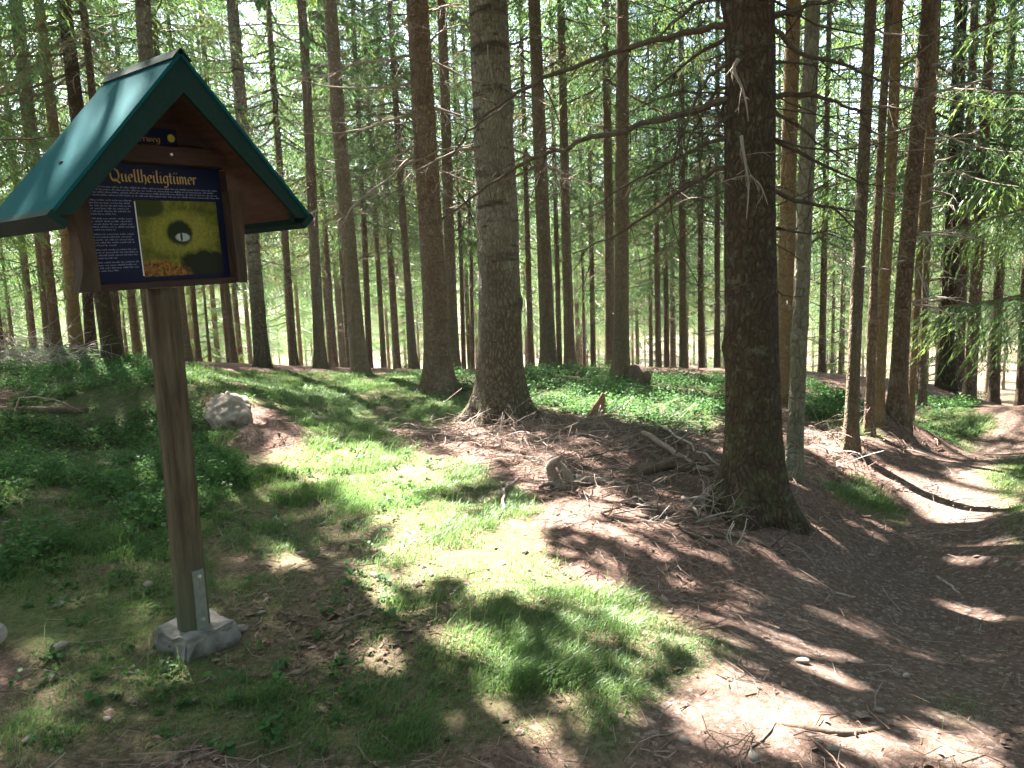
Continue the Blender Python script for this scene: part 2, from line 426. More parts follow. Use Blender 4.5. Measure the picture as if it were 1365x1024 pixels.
TWIG = deadwood('dead_branch_wood', (0.13, 0.09, 0.07), (0.22, 0.165, 0.135))
TWIG_DARK = deadwood('dark_branch_wood', (0.06, 0.045, 0.035), (0.12, 0.09, 0.07))
TWIG_PALE = deadwood('bleached_branch_wood', (0.24, 0.20, 0.175), (0.36, 0.31, 0.28))
def needles(name, ca, cb, tip, ta, tb):
    m = N(name)
    v = m.attr('var')
    r = m.n('ShaderNodeNewGeometry').outputs['Random Per Island']
    oi = m.n('ShaderNodeObjectInfo').outputs['Random']
    k = m.ramp(m.math('ADD', m.math('MULTIPLY', r, 0.7), m.math('MULTIPLY', oi, 0.3)), [(0.15, 0.0), (0.85, 1.0)])
    d = m.mix(k, ca, cb)
    d = m.mix(m.ramp(v, [(0.55, 0.0), (1.0, 0.85)]), d, tip)
    t = m.mix(k, ta, tb)
    t = m.mix(m.ramp(v, [(0.55, 0.0), (1.0, 0.85)]), t, (0.26, 0.34, 0.06))
    dry = m.ramp(v, [(0.0, 0.9), (0.12, 0.0)])
    d = m.mix(dry, d, (0.17, 0.12, 0.08)); t = m.mix(dry, t, (0.17, 0.11, 0.06))
    return m.leafy(d, t, 0.45, 0.025)
NEEDLE = needles('spruce_needles', (0.028, 0.066, 0.034), (0.055, 0.11, 0.045), (0.11, 0.17, 0.05), (0.075, 0.175, 0.06), (0.15, 0.26, 0.08))

def ground_mat():
    m = N('forest_floor')
    c = m.n('ShaderNodeSeparateColor', {0: m.attr('cover', 'Color')}).outputs
    o = m.co('Object')
    n1, n2, n3 = m.noise(o, 3.0, 6, 0.65), m.noise(o, 30, 6, 0.7), m.noise(o, 140, 4, 0.7)
    vor = m.n('ShaderNodeTexVoronoi', {'Vector': o, 'Scale': 60.0}).outputs['Color']
    vs_ = m.n('ShaderNodeSeparateColor', {0: vor}).outputs[0]
    lit = m.mix(m.ramp(n2, [(0.35, 0.0), (0.65, 1.0)]), (0.085, 0.050, 0.040), (0.21, 0.135, 0.108))
    lit = m.mix(m.ramp(vs_, [(0.75, 0.0), (0.95, 0.55)]), lit, (0.30, 0.20, 0.15))
    lit = m.mix(m.ramp(n3, [(0.3, 0.5), (0.5, 0.0)]), lit, (0.035, 0.02, 0.016))
    pth = m.mix(m.ramp(n2, [(0.35, 0.0), (0.65, 1.0)]), (0.085, 0.056, 0.045), (0.20, 0.142, 0.115))
    pth = m.mix(m.ramp(n1, [(0.4, 0.0), (0.7, 0.5)]), pth, (0.12, 0.072, 0.054))
    pth = m.mix(m.ramp(vs_, [(0.8, 0.0), (0.97, 0.6)]), pth, (0.33, 0.27, 0.24))
    pth = m.mix(m.ramp(n3, [(0.3, 0.55), (0.5, 0.0)]), pth, (0.045, 0.028, 0.022))
    grs = m.mix(m.ramp(n2, [(0.35, 0.0), (0.65, 1.0)]), (0.05, 0.078, 0.024), (0.115, 0.135, 0.05))
    grs = m.mix(m.ramp(n1, [(0.5, 0.0), (0.75, 0.5)]), grs, (0.16, 0.125, 0.07))
    ber = m.mix(m.ramp(n2, [(0.35, 0.0), (0.65, 1.0)]), (0.025, 0.045, 0.015), (0.06, 0.085, 0.025))
    col = m.mix(c[1], lit, pth)
    col = m.mix(m.math('MULTIPLY', c[0], 0.85), col, grs)
    col = m.mix(m.math('MULTIPLY', c[2], 0.85), col, ber)
    h = m.math('ADD', m.math('MULTIPLY', n2, 1.0), m.math('ADD', m.math('MULTIPLY', n3, 0.5), m.math('MULTIPLY', vs_, 0.25)))
    return m.surf(col, 0.95, h, 0.025, 0.9, spec=0.1)
def leaf_mat(name, a, b, ta, tb, trans=0.45, gloss=0.05):
    m = N(name)
    v = m.attr('var')
    r = m.n('ShaderNodeNewGeometry').outputs['Random Per Island']
    d = m.mix(m.math('MULTIPLY', m.math('ADD', v, r), 0.5), a, b)
    t = m.mix(m.math('MULTIPLY', m.math('ADD', v, r), 0.5), ta, tb)
    return m.leafy(d, t, trans, gloss)
GRASSM = leaf_mat('woodland_grass', (0.04, 0.095, 0.026), (0.14, 0.20, 0.075), (0.08, 0.19, 0.04), (0.23, 0.32, 0.11), 0.42, 0.02)
BERRYM = leaf_mat('bilberry_leaf', (0.022, 0.066, 0.024), (0.065, 0.13, 0.04), (0.06, 0.16, 0.03), (0.12, 0.24, 0.06), 0.42, 0.008)
LITTERM = deadwood('litter_twig', (0.10, 0.06, 0.045), (0.20, 0.13, 0.10))
def simple(name, a, b, scale=20, rough=0.8, stretch=(1, 1, 1), dist=0.004, spec=0.3, metal=0.0, strength=0.6):
    m = N(name)
    f = m.noise(m.co('Object', stretch), scale, 6, 0.65)
    return m.surf(m.mix(m.ramp(f, [(0.3, 0.0), (0.7, 1.0)]), a, b), rough, f, dist, strength, metal, spec)
STONE = simple('grey_stone', (0.12, 0.10, 0.085), (0.26, 0.22, 0.19), 14, 0.9, dist=0.01)
PALESTONE = simple('pale_rock', (0.17, 0.135, 0.11), (0.32, 0.265, 0.225), 9, 0.95, dist=0.03)
SOIL = simple('mound_soil', (0.09, 0.055, 0.042), (0.22, 0.145, 0.112), 34, 0.95, dist=0.03)
ROOFM = simple('green_roof_sheet', (0.005, 0.058, 0.068), (0.009, 0.078, 0.090), 120, 0.75, dist=0.002, spec=0.03, strength=0.3)
TRIMM = simple('dark_green_trim', (0.004, 0.019, 0.016), (0.007, 0.027, 0.023), 60, 0.7, dist=0.001, spec=0.15)
WOODB = simple('red_brown_board', (0.022, 0.009, 0.006), (0.045, 0.019, 0.012), 8, 0.75, (1, 1, 9), 0.003)
SOFFIT_LIT = simple('soffit_wood_lit', (0.045, 0.022, 0.015), (0.085, 0.044, 0.028), 8, 0.75, (1, 1, 9), 0.003)  # lighter copy of the board wood, bounced light put into its colour
SLABM = simple('live_edge_slab', (0.018, 0.012, 0.009), (0.075, 0.048, 0.031), 7, 0.8, (3, 3, 0.6), 0.006)
CONC = simple('footing_concrete', (0.07, 0.06, 0.05), (0.25, 0.23, 0.215), 11, 0.95, dist=0.012)
STEEL = simple('weathered_steel', (0.16, 0.17, 0.15), (0.26, 0.27, 0.25), 30, 0.5, dist=0.001, metal=0.6)
BOLTM = simple('bolt_steel', (0.6, 0.6, 0.6), (0.75, 0.75, 0.75), 40, 0.3, metal=0.9)
PANELM = simple('navy_panel', (0.004, 0.006, 0.024), (0.006, 0.009, 0.032), 6, 0.5, dist=0.0005, spec=0.12)
GOLD = simple('ochre_lettering', (0.33, 0.21, 0.06), (0.40, 0.26, 0.08), 30, 0.6)
PALEINK = simple('pale_text_print', (0.13, 0.145, 0.23), (0.19, 0.205, 0.30), 60, 0.6)
YELLOW = simple('yellow_emblem_print', (0.36, 0.33, 0.03), (0.44, 0.40, 0.04), 30, 0.6)
WHITE = simple('white_print', (0.62, 0.64, 0.64), (0.70, 0.72, 0.72), 30, 0.6)
SHARD = simple('reddish_rotten_wood', (0.13, 0.065, 0.04), (0.24, 0.13, 0.08), 12, 0.95, (1, 1, 0.25), 0.02)
ROTTEN = simple('rotten_wood', (0.06, 0.04, 0.03), (0.15, 0.10, 0.07), 16, 0.95, (1, 1, 0.25), 0.02)
GREYWOOD = simple('grey_weathered_wood', (0.09, 0.07, 0.055), (0.26, 0.21, 0.17), 14, 0.9, (3, 3, 0.4), 0.03)
def post_mat():
    m = N('round_post_wood')
    f = m.noise(m.co('Object', (1, 1, 0.07)), 26, 6, 0.65)
    b = m.noise(m.co('Object', (1, 1, 0.35)), 9.0, 5)
    kn = m.n('ShaderNodeTexVoronoi', {'Vector': m.co('Object', (1, 1, 0.6)), 'Scale': 7.0}).outputs['Distance']
    z = m.n('ShaderNodeSeparateXYZ', {0: m.n('ShaderNodeTexCoord').outputs['Object']}).outputs[2]
    col = m.mix(m.ramp(f, [(0.3, 0.0), (0.7, 1.0)]), (0.024, 0.018, 0.012), (0.15, 0.115, 0.075))
    col = m.mix(m.ramp(b, [(0.45, 0.0), (0.65, 0.75)]), col, (0.05, 0.034, 0.022))
    col = m.mix(m.ramp(z, [(0.0, 0.9), (0.28, 0.55), (0.5, 0.0)]), col, (0.075, 0.08, 0.05))
    col = m.mix(m.ramp(kn, [(0.10, 0.85), (0.20, 0.0)]), col, (0.022, 0.014, 0.009))
    return m.surf(col, 0.8, f, 0.016, 1.0, spec=0.15)
POSTM = post_mat()
def photo_mat():
    """the flat print of a mossy spring: colour only"""
    m = N('spring_photo_print')
    o = m.co('Object')
    xyz = m.n('ShaderNodeSeparateXYZ', {0: o}).outputs
    n1, n2 = m.noise(o, 14, 6, 0.65), m.noise(o, 60, 5, 0.7)
    col = m.mix(m.ramp(n1, [(0.3, 0.0), (0.7, 1.0)]), (0.02, 0.028, 0.005), (0.20, 0.20, 0.028))
    col = m.mix(m.ramp(n2, [(0.35, 0.6), (0.6, 0.0)]), col, (0.04, 0.05, 0.01))
    def blob(cx, cz, rx, rz, soft):
        a = m.math('DIVIDE', m.math('SUBTRACT', xyz[0], cx), rx); b = m.math('DIVIDE', m.math('SUBTRACT', xyz[2], cz), rz)
        d = m.math('ADD', m.math('MULTIPLY', a, a), m.math('MULTIPLY', b, b))
        d = m.math('ADD', d, m.math('MULTIPLY', m.math('SUBTRACT', n1, 0.5), soft))
        return m.ramp(d, [(0.55, 1.0), (1.0, 0.0)])
    col = m.mix(blob(0.0, 0.02, 0.17, 0.10, 2.6), col, m.mix(n2, (0.04, 0.05, 0.01), (0.30, 0.28, 0.045)))
    col = m.mix(blob(0.10, -0.125, 0.15, 0.085, 1.8), col, (0.012, 0.016, 0.008))
    col = m.mix(blob(-0.14, 0.13, 0.09, 0.05, 1.6), col, (0.03, 0.04, 0.01))
    leaves = m.mix(m.ramp(n2, [(0.4, 0.0), (0.6, 1.0)]), (0.06, 0.025, 0.008), (0.28, 0.13, 0.03))
    col = m.mix(blob(-0.13, -0.155, 0.17, 0.075, 1.0), col, leaves)
    col = m.mix(blob(-0.005, 0.022, 0.065, 0.062, 1.0), col, (0.014, 0.02, 0.008))
    col = m.mix(blob(0.006, 0.004, 0.036, 0.020, 0.35), col, (0.30, 0.34, 0.33))
    col = m.mix(blob(0.000, 0.006, 0.006, 0.022, 0.3), col, (0.02, 0.02, 0.02))
    return m.surf(col, 0.5, spec=0.1)
PHOTOM = photo_mat()

# ------------------------------------------------------------------ ground sheet
def axis(a, b, st, lo, hi):
    c = list(np.arange(a, b + 1e-6, st))
    s, x = st, c[-1]
    while x < hi:
        s *= 1.16; x += s; c.append(x)
    s, x = st, c[0]
    pre = []
    while x > lo:
        s *= 1.16; x -= s; pre.append(x)
    return np.array(pre[::-1] + c)
xs, ys = axis(-6.5, 6.5, 0.05, -500, 500), axis(1.2, 11.5, 0.05, -300, 700)
X, Y = np.meshgrid(xs, ys, indexing='ij')
Z = gz(X, Y)
nx, ny = X.shape
idx = np.arange(nx * ny).reshape(nx, ny)
b = MB().add(np.stack([X, Y, Z], -1).reshape(-1, 3), np.stack([idx[:-1, :-1], idx[1:, :-1], idx[1:, 1:], idx[:-1, 1:]], -1).reshape(-1, 4))
go = b.obj('ground', ground_mat())
tag(go, 'forest floor of needle litter, grass patches and a sunken footpath', kind='structure')
inmap = (X > GX0) & (X < GX1) & (Y > GY0) & (Y < GY1)
cov = np.zeros((nx * ny, 4), np.float32); cov[:, 3] = 1
far_g = 0.5 + 0.5 * fbm(X * 0.25, Y * 0.25, 1, 3)
nbr = 0.5 + 0.9 * fbm(X * 2.5, Y * 2.5, 4, 3)
cov[:, 0] = np.where(inmap, look(M_GRASS, X, Y) * np.clip(nbr + 0.25, 0, 1), 0.45 * far_g).ravel()
cov[:, 1] = np.where(inmap, look(M_PATH, X, Y), 0).ravel()
cov[:, 2] = np.where(inmap, look(M_BERRY, X, Y), 0.55 * far_g * (np.abs(X) > -1)).ravel()
ca = go.data.attributes.new('cover', 'FLOAT_COLOR', 'POINT')
ca.data.foreach_set('color', cov.ravel())

# ------------------------------------------------------------------ spruce boughs and crowns
def bough(rg, nb, nk, kl, kw):
    P, D_, Wd, A = [], [], [], []
    bend = rg.uniform(0.12, 0.3); ywob = rg.normal(0, 0.05)
    def ax(s):
        return np.array([s, ywob * math.sin(s * 3), -bend * s + 0.9 * bend * s * s - 0.05 * s])
    for i in range(nb):
        s = 0.10 + 0.9 * (i + rg.random()) / nb
        side = 1 if i % 2 else -1
        bl = (0.40 * (1 - s) ** 0.65 + 0.10) * rg.uniform(0.7, 1.15) * min(1, 0.35 + s * 1.6)
        a = math.radians(rg.uniform(38, 68)) if s < 0.95 else 0.2
        dr = -rg.uniform(0.35, 1.25)
        d = np.array([math.cos(a), side * math.sin(a), dr]); d /= np.linalg.norm(d)
        o = ax(s)
        for k in range(nk):
            t = (k + 0.5) / nk
            p = o + d * bl * t + np.array([0, 0, -0.10 * bl * t * t])
            q = d + rg.normal(0, 0.26, 3) + np.array([0.15, 0, -0.55 * t]); q /= np.linalg.norm(q)
            r = np.cross(q, rg.normal(0, 1, 3) * np.array([1, 1, 0.5])); r /= np.linalg.norm(r)
            P.append(p); D_.append(q * kl * rg.uniform(0.7, 1.3)); Wd.append(r * kw * rg.uniform(0.7, 1.3))
            A.append(np.clip(0.25 + 0.35 * s + 0.4 * t * s + rg.normal(0, 0.12), 0.13, 1))
    axp = np.array([ax(s) for s in np.linspace(0, 1, 6)])
    return np.array(P), np.array(D_), np.array(Wd), np.array(A), axp
rb = np.random.default_rng(21)
NEARB = [bough(rb, 70, 40, 0.0175, 0.0017) for _ in range(5)]
FINE = [bough(rb, 36, 18, 0.036, 0.0034) for _ in range(5)]
MID = [bough(rb, 28, 12, 0.048, 0.0052) for _ in range(6)]
COARSE = [bough(rb, 17, 4, 0.13, 0.036) for _ in range(4)]

BOUGHS = []
def crown(rg, H, cb, rmax, nb, lib, sparse_low=0.0, dry=0.0, hi=0.5, pw=1.45):
    """kites (P, D, W, A) and axis tubes of a whole crown in the tree's own frame"""
    Ps, Ds, Ws, As, tubes = [], [], [], [], []
    g = rg.uniform(0, 6)
    for i in range(nb):
        q = ((i + rg.random()) / nb) ** pw
        h = cb + (H - cb) * q
        if sparse_low and q < 0.25 and rg.random() < sparse_low:
            continue
        L = (rmax * (1 - q) ** 0.75 + 0.25) * rg.uniform(0.65, 1.1)
        g += 2.399 + rg.normal(0, 0.4)
        el = rg.uniform(-0.35, 0.05) + 0.5 * q
        if lib is NEARB and q <= hi:
            c, s = math.cos(g), math.sin(g)
            R1 = np.array([[math.cos(el), 0, -math.sin(el)], [0, 1, 0], [math.sin(el), 0, math.cos(el)]])
            BOUGHS.append((rg.integers(len(NEARB)), np.array([[c, -s, 0], [s, c, 0], [0, 0, 1]]) @ R1, L, h))
            continue
        lb = COARSE if (q > hi) else lib
        P, D_, W_, A, axp = lb[rg.integers(len(lb))]
        c, s = math.cos(g), math.sin(g)
        R1 = np.array([[math.cos(el), 0, -math.sin(el)], [0, 1, 0], [math.sin(el), 0, math.cos(el)]])
        R = np.array([[c, -s, 0], [s, c, 0], [0, 0, 1]]) @ R1
        k = L * (1.0 if lib is FINE else 1.0)
        ks = 2.0 ** 0.4 * L ** 0.6      # sprays of short boughs do not shrink in proportion
        Ps.append((P * k) @ R.T + np.array([0, 0, h])); Ds.append((D_ * ks) @ R.T); Ws.append((W_ * ks) @ R.T)
        a = A + rg.normal(0, 0.1)
        if dry and q < 0.2 and rg.random() < dry:
            a = np.full(len(A), 0.02)
        As.append(np.clip(a, 0.0, 1))
        tubes.append(((axp * k) @ R.T + np.array([0, 0, h]), np.linspace(0.012 + 0.007 * L, 0.004, 6)))
    return np.concatenate(Ps), np.concatenate(Ds), np.concatenate(Ws), np.concatenate(As), tubes
def crown_mb(K, keep=None, base=0.0):
    P, D_, W_, A, tubes = K
    if keep is not None:
        P, D_, W_, A = P[keep], D_[keep], W_[keep], A[keep]
    b = MB()
    n = len(P)
    if n:
        V = np.stack([P, P + 0.45 * D_ + W_, P + D_, P + 0.45 * D_ - W_], 1).reshape(-1, 3)
        b.add(V, np.arange(4 * n).reshape(n, 4), np.repeat(A, 4))
    for t, r in tubes:
        if keep is not None and not sunlit_keep(t[1:] + base, 0.4).all():
            continue                          # the whole limb is missing where the canopy is open
        V, F = tube(t, r, 3, False)
        b.add(V, F, 0.02)
    return b
LITV = lambda x, y: look(M_LIT, x, y)
# further places the sun reaches: stripes down the roof and the sun side of some trunks (point, radius)
LITP = []
BN = np.array([math.sin(0.927), -math.cos(0.927), 0]); BA = np.array([math.cos(0.927), math.sin(0.927), 0])
for _q, _o, _r in [(0.12, -0.12, 0.06), (0.24, -0.06, 0.075), (0.36, -0.02, 0.07), (0.5, 0.02, 0.07), (0.62, 0.04, 0.06), (0.74, 0.06, 0.05), (0.84, 0.0, 0.05)]:
    LITP.append((np.array([-1.385, 3.295, 0]) + BN * (0.15 - _o - 0.12) - BA * 0.545 * _q + np.array([0, 0, 2.52 - 0.63 * _q]), _r))
def sunlit_keep(P, sure=None):
    """False where a spray would shade a floor patch (or trunk edge) that the sun reaches in the photograph"""
    G = P.copy()
    for _ in range(3):
        z = g0(G[:, 0], G[:, 1]) if _ else 0.0
        t = (P[:, 2] - z) / SUN[2]
        G = P - SUN[None] * t[:, None]
    kill = LITV(G[:, 0], G[:, 1]) > (0.05 + 0.30 * rng.random(len(P)) if sure is None else sure)
    for c, r in LITP:
        d = P - c
        along = d @ SUN
        perp2 = (d * d).sum(1) - along ** 2
        kill |= (along > 0) & (perp2 < r * r * (0.6 + 0.8 * rng.random(len(P))))
    return ~kill

# ------------------------------------------------------------------ trunks and dead branches
def trunk_mb(axis_pts, r0, H, sides, hs, flare=0.5, rough=0.03, knobs=0, rg=None, roots=5, power=0.8, bury=0.25):
    """axis_pts: function h -> (x, y) offset; hs: ring heights"""
    rg = rg or rng
    hs = np.asarray(hs, float)
    th = np.arange(sides) * 2 * math.pi / sides
    Hh, Th = np.meshgrid(hs, th, indexing='ij')
    ph = rg.uniform(0, 6)
    r = r0 * np.clip(1 - np.clip(Hh, 0, None) / H, 0.015, 1) ** power
    hp = np.clip(Hh, -0.05, None)
    lob = 0.5 + 0.5 * np.cos(Th * roots + ph + 0.6 * np.sin(Th + ph))
    r = r * (1 + flare * (np.exp(-hp / 0.42) * 0.45 + np.exp(-hp / 0.16) * lob ** 1.5 * 1.1))
    s = rg.uniform(0, 50)
    nx_, ny_ = np.cos(Th), np.sin(Th)
    r = r * (1 + rough * (fbm(nx_ * 1.4 + s, ny_ * 1.4, Hh * 0.9, 3) * 1.2 + 0.8 * fbm(nx_ * 5 + s, ny_ * 5, Hh * 3.5, 3)))
    for _ in range(knobs):
        a, h = rg.uniform(0, 6.28), rg.uniform(0.8, 5.5)
        da = np.angle(np.exp(1j * (Th - a)))
        r = r + r0 * rg.uniform(0.08, 0.22) * np.exp(-(da * r0 / 0.06) ** 2 - ((Hh - h) / 0.06) ** 2)
    off = np.array([axis_pts(h) for h in hs])
    V = np.stack([off[:, 0:1] + r * nx_, off[:, 1:2] + r * ny_, Hh], -1)
    V[0, :, 2] -= bury
    i = np.arange(len(hs) - 1)[:, None] * sides; j = np.arange(sides)[None]; k = (j + 1) % sides
    F = np.stack([i + j, i + k, i + sides + k, i + sides + j], -1).reshape(-1, 4)
    V = V.reshape(-1, 3)
    V = np.concatenate([V, [[off[-1][0], off[-1][1], hs[-1] + 0.3]]])
    o = (len(hs) - 1) * sides; jj = np.arange(sides)
    return MB().add(V, [F, np.stack([o + jj, o + (jj + 1) % sides, np.full(sides, len(V) - 1)], -1)])
def dead_branch(b, p0, d, L, r0, rg, twigs=5, sides=4, droop=0.25, var=None, seg=7):
    d = np.asarray(d, float) / np.linalg.norm(d)
    t = np.linspace(0, 1, seg)
    bow = rg.normal(0, 0.10, 3)
    up = rg.uniform(-1, 1.2) * droop
    P = p0 + d * L * t[:, None] + np.outer(np.sin(t * math.pi), bow * L) + np.outer(t ** 2, [0, 0, -up * L]) + rg.normal(0, 0.012 * L, (seg, 3)) * (t > 0)[:, None]
    v = rg.random() * 0.75 + 0.1 if var is None else var
    V, F = tube(P, np.linspace(r0, max(0.0025, r0 * 0.22), seg), sides)
    b.add(V, F, v)
    for _ in range(twigs):
        s = rg.uniform(0.25, 1.0)
        q = np.array([np.interp(s, t, P[:, c]) for c in range(3)])
        e = d * 0.7 + rg.normal(0, 0.6, 3) + np.array([0, 0, -0.35]); e /= np.linalg.norm(e)
        l = L * rg.uniform(0.10, 0.30)
        pts = q + e * l * np.array([0, 0.5, 1])[:, None] + np.outer([0, 0.3, 1], [0, 0, -0.25 * l]) + rg.normal(0, 0.02 * l, (3, 3)) * np.array([0, 1, 1])[:, None]
        V, F = tube(pts, np.array([r0 * 0.35, r0 * 0.25, r0 * 0.12]) + 0.0008, 3, False)
        b.add(V, F, v)
def whorls(b, rg, h0, h1, n, ax, rad, Lr=(0.4, 1.6), twigs=3, r=0.010, var=None):
    for _ in range(n):
        h = rg.uniform(h0, h1)
        a = rg.uniform(0, 6.283)
        x, y = ax(h)
        rr = rad(h) * 0.85
        L = rg.uniform(*Lr) * (0.45 + 0.55 * min(1, (h - h0) / max(0.5, (h1 - h0)) * 1.6))
        dead_branch(b, np.array([x + math.cos(a) * rr, y + math.sin(a) * rr, h]), [math.cos(a), math.sin(a), rg.uniform(-0.35, 0.3)], L, r * rg.uniform(0.6, 1.3), rg, twigs, 3, 0.3, var, 5)
def rings(H, near):
    if near == 2:
        return np.concatenate([[-0.15, 0, 0.04, 0.08], np.arange(0.14, 5.2, 0.07), np.arange(5.4, H, 0.9)])
    if near == 1:
        return np.concatenate([[-0.15, 0, 0.06, 0.14, 0.26], np.arange(0.42, 8, 0.22), np.arange(8.4, H, 1.2)])
    return np.concatenate([[-0.2, 0, 0.15, 0.4], np.arange(0.9, H, 1.1)])
ALL_TREES = []
NEARM = {}
GROVE = 'spruces standing around the clearing outside the view'
GROVE_CROWNS = []
for _i in range(5):
    _rg = np.random.default_rng(900 + _i)
    _K = crown(_rg, 20.0, [4.5, 6, 7, 5, 6.5][_i], 2.4, 88, COARSE, 0.2)
    GROVE_CROWNS.append((_K, crown_mb(_K).mesh('crown', NEEDLE, False), 20.0))
TRI = [0]
LOWC = []
def low_crown(i):
    if not LOWC:
        for j in range(5):
            rg = np.random.default_rng(700 + j)
            K = crown(rg, 19.0, [3.2, 4.6, 3.8, 5.4, 4.4][j], 2.7, 122, FINE, 0.0, 0.12, 0.72, 1.05)
            K = (K[0], K[1], K[2], K[3], K[4])
            sel = K[0][:, 2] < 13.5
            LOWC.append(crown_mb((K[0][sel], K[1][sel], K[2][sel], K[3][sel], [t_ for t_ in K[4] if t_[0][0][2] < 13])).mesh('crown', NEEDLE, False))
    return LOWC[i % 5]
def make_tree(name, label, base, axf, r0, H, bk, near=1, cb=8.0, rmax=1.9, nb=46, lib=None, knobs=0, flare=0.5, branches=(), nwh=14, wh=(1.5, 7.0), whL=(0.4, 1.5),
              cat='tree', group=None, rough=0.03, roots=5, wvar=None, single=False, twm=None, prune=True, dry=0.0, whr=0.012, hi=0.5):
    rg = np.random.default_rng(abs(hash((round(base[0] * 100), round(base[1] * 100)))) % (2 ** 31))
    t = thing(name, label, cat, base, group)
    sides = {2: 36, 1: 16, 0: 9}[near]
    ob = trunk_mb(axf, r0, H, sides, rings(H, near), flare, rough, knobs, rg, roots).obj('trunk', BARK[bk], t)
    rad = lambda h: r0 * max(0.05, 1 - h / H) ** 0.8
    twm = twm or TWIG
    for br in branches:
        b = MB(); br(b, rg)
        b.obj('branch', twm, t)
    if nwh:
        if single:
            for _ in range(nwh):
                b = MB(); whorls(b, rg, wh[0], wh[1], 1, axf, rad, whL, 4, whr, wvar)
                b.obj('branch', twm, t)
        else:
            b = MB(); whorls(b, rg, wh[0], wh[1], nwh, axf, rad, whL, 3, whr, wvar)
            tag(b.obj('branch', twm, t), kind='stuff')
    lib = lib or COARSE
    BOUGHS.clear()
    K = crown(rg, H, cb, rmax, nb, lib, 0.3, dry, hi)
    for bi, Rm, L, h in BOUGHS:                # boughs close enough to be told apart are parts of their own
        if bi not in NEARM:
            P_, D_, W_, A_, ax_ = NEARB[bi]
            NEARM[bi] = crown_mb((P_, D_, W_, A_, [(ax_, np.linspace(0.010, 0.002, 6))])).mesh('bough', NEEDLE, False)
        q_ = NEARB[bi][0][::7] @ Rm.T * L + np.array([0, 0, h]) + np.asarray(base)
        if prune and sunlit_keep(q_).mean() < 0.8:
            continue
        o = link('bough', NEARM[bi], t)
        M4 = Matrix(Rm.tolist()).to_4x4() @ Matrix.Scale(L, 4); M4.translation = (0, 0, h)
        o.matrix_basis = M4
    sh = np.array([axf(h) for h in np.linspace(0, H, 40)])
    hh = np.linspace(0, H, 40)
    def move(P):
        return P + np.stack([np.interp(P[:, 2], hh, sh[:, 0]), np.interp(P[:, 2], hh, sh[:, 1]), np.zeros(len(P))], -1)
    K = (move(K[0]), K[1], K[2], K[3], [(move(a), r) for a, r in K[4]])
    if near == 0 and lib is MID:               # further off: a shared fine low crown, and a top of its own where openings let the sun through
        o = link('crown', low_crown(int(rg.integers(5))), t)
        o.rotation_euler = (0, float(np.arctan2(axf(8)[0], 8)), 0)
        o.rotation_euler.rotate_axis('Z', rg.uniform(0, 6.28))
        z_ = K[0][:, 2] > 11.5
        K = (K[0][z_], K[1][z_], K[2][z_], K[3][z_], [q_ for q_ in K[4] if q_[0][0][2] > 11.5])
    if group == GROVE:                      # shared crown wherever the sun's openings leave it whole
        K, me, H0 = GROVE_CROWNS[rg.integers(len(GROVE_CROWNS))]
        q = H / H0
        K = (K[0] * q, K[1] * q, K[2] * q, K[3], [(a_ * q, r_ * q) for a_, r_ in K[4]])
    keep = sunlit_keep(K[0] + np.asarray(base)) if prune else None
    if group == GROVE and keep.mean() > 0.985:
        o = link('crown', me, t); o.scale = (H / H0,) * 3
    else:
        cm = crown_mb(K, keep, np.asarray(base))
        TRI[0] += sum(len(f) * (f.shape[1] - 2) for f in cm.f)
        cm.obj('crown', NEEDLE, t, smooth=False)
    ALL_TREES.append((base[0], base[1]))
    return t
def axis_from(base, pts, D):
    """trunk axis through photograph points seen at distance D, continued above with half the lean"""
    P = np.array([at(u, v, D) for u, v in pts]) - np.asarray(base)
    P = np.concatenate([[[0, 0, 0]], P[np.argsort(P[:, 2])]])
    P = P[np.concatenate([[True], np.diff(P[:, 2]) > 0.05])]
    hz, hx = P[:, 2], P[:, 0]
    sl_ = (hx[-1] - hx[-2]) / (hz[-1] - hz[-2]) * 0.35
    return lambda h: (float(np.interp(max(h, 0), hz, hx)) + (sl_ * (h - hz[-1]) if h > hz[-1] else 0.0), 0.0)
def on_ground(u, D, v=500):
    p = at(u, v, D)
    for _ in range(3):
        z = gz1(p[0], p[1])
        d = ray(u, v)
        # keep the column: move along x so that the foot stays in the photographed column
        q = CAM + d * (D / d[1])
        lean = RT[2] / max(1e-6, UP[2])
        p = np.array([q[0] + 0.0, D, z])
    return p
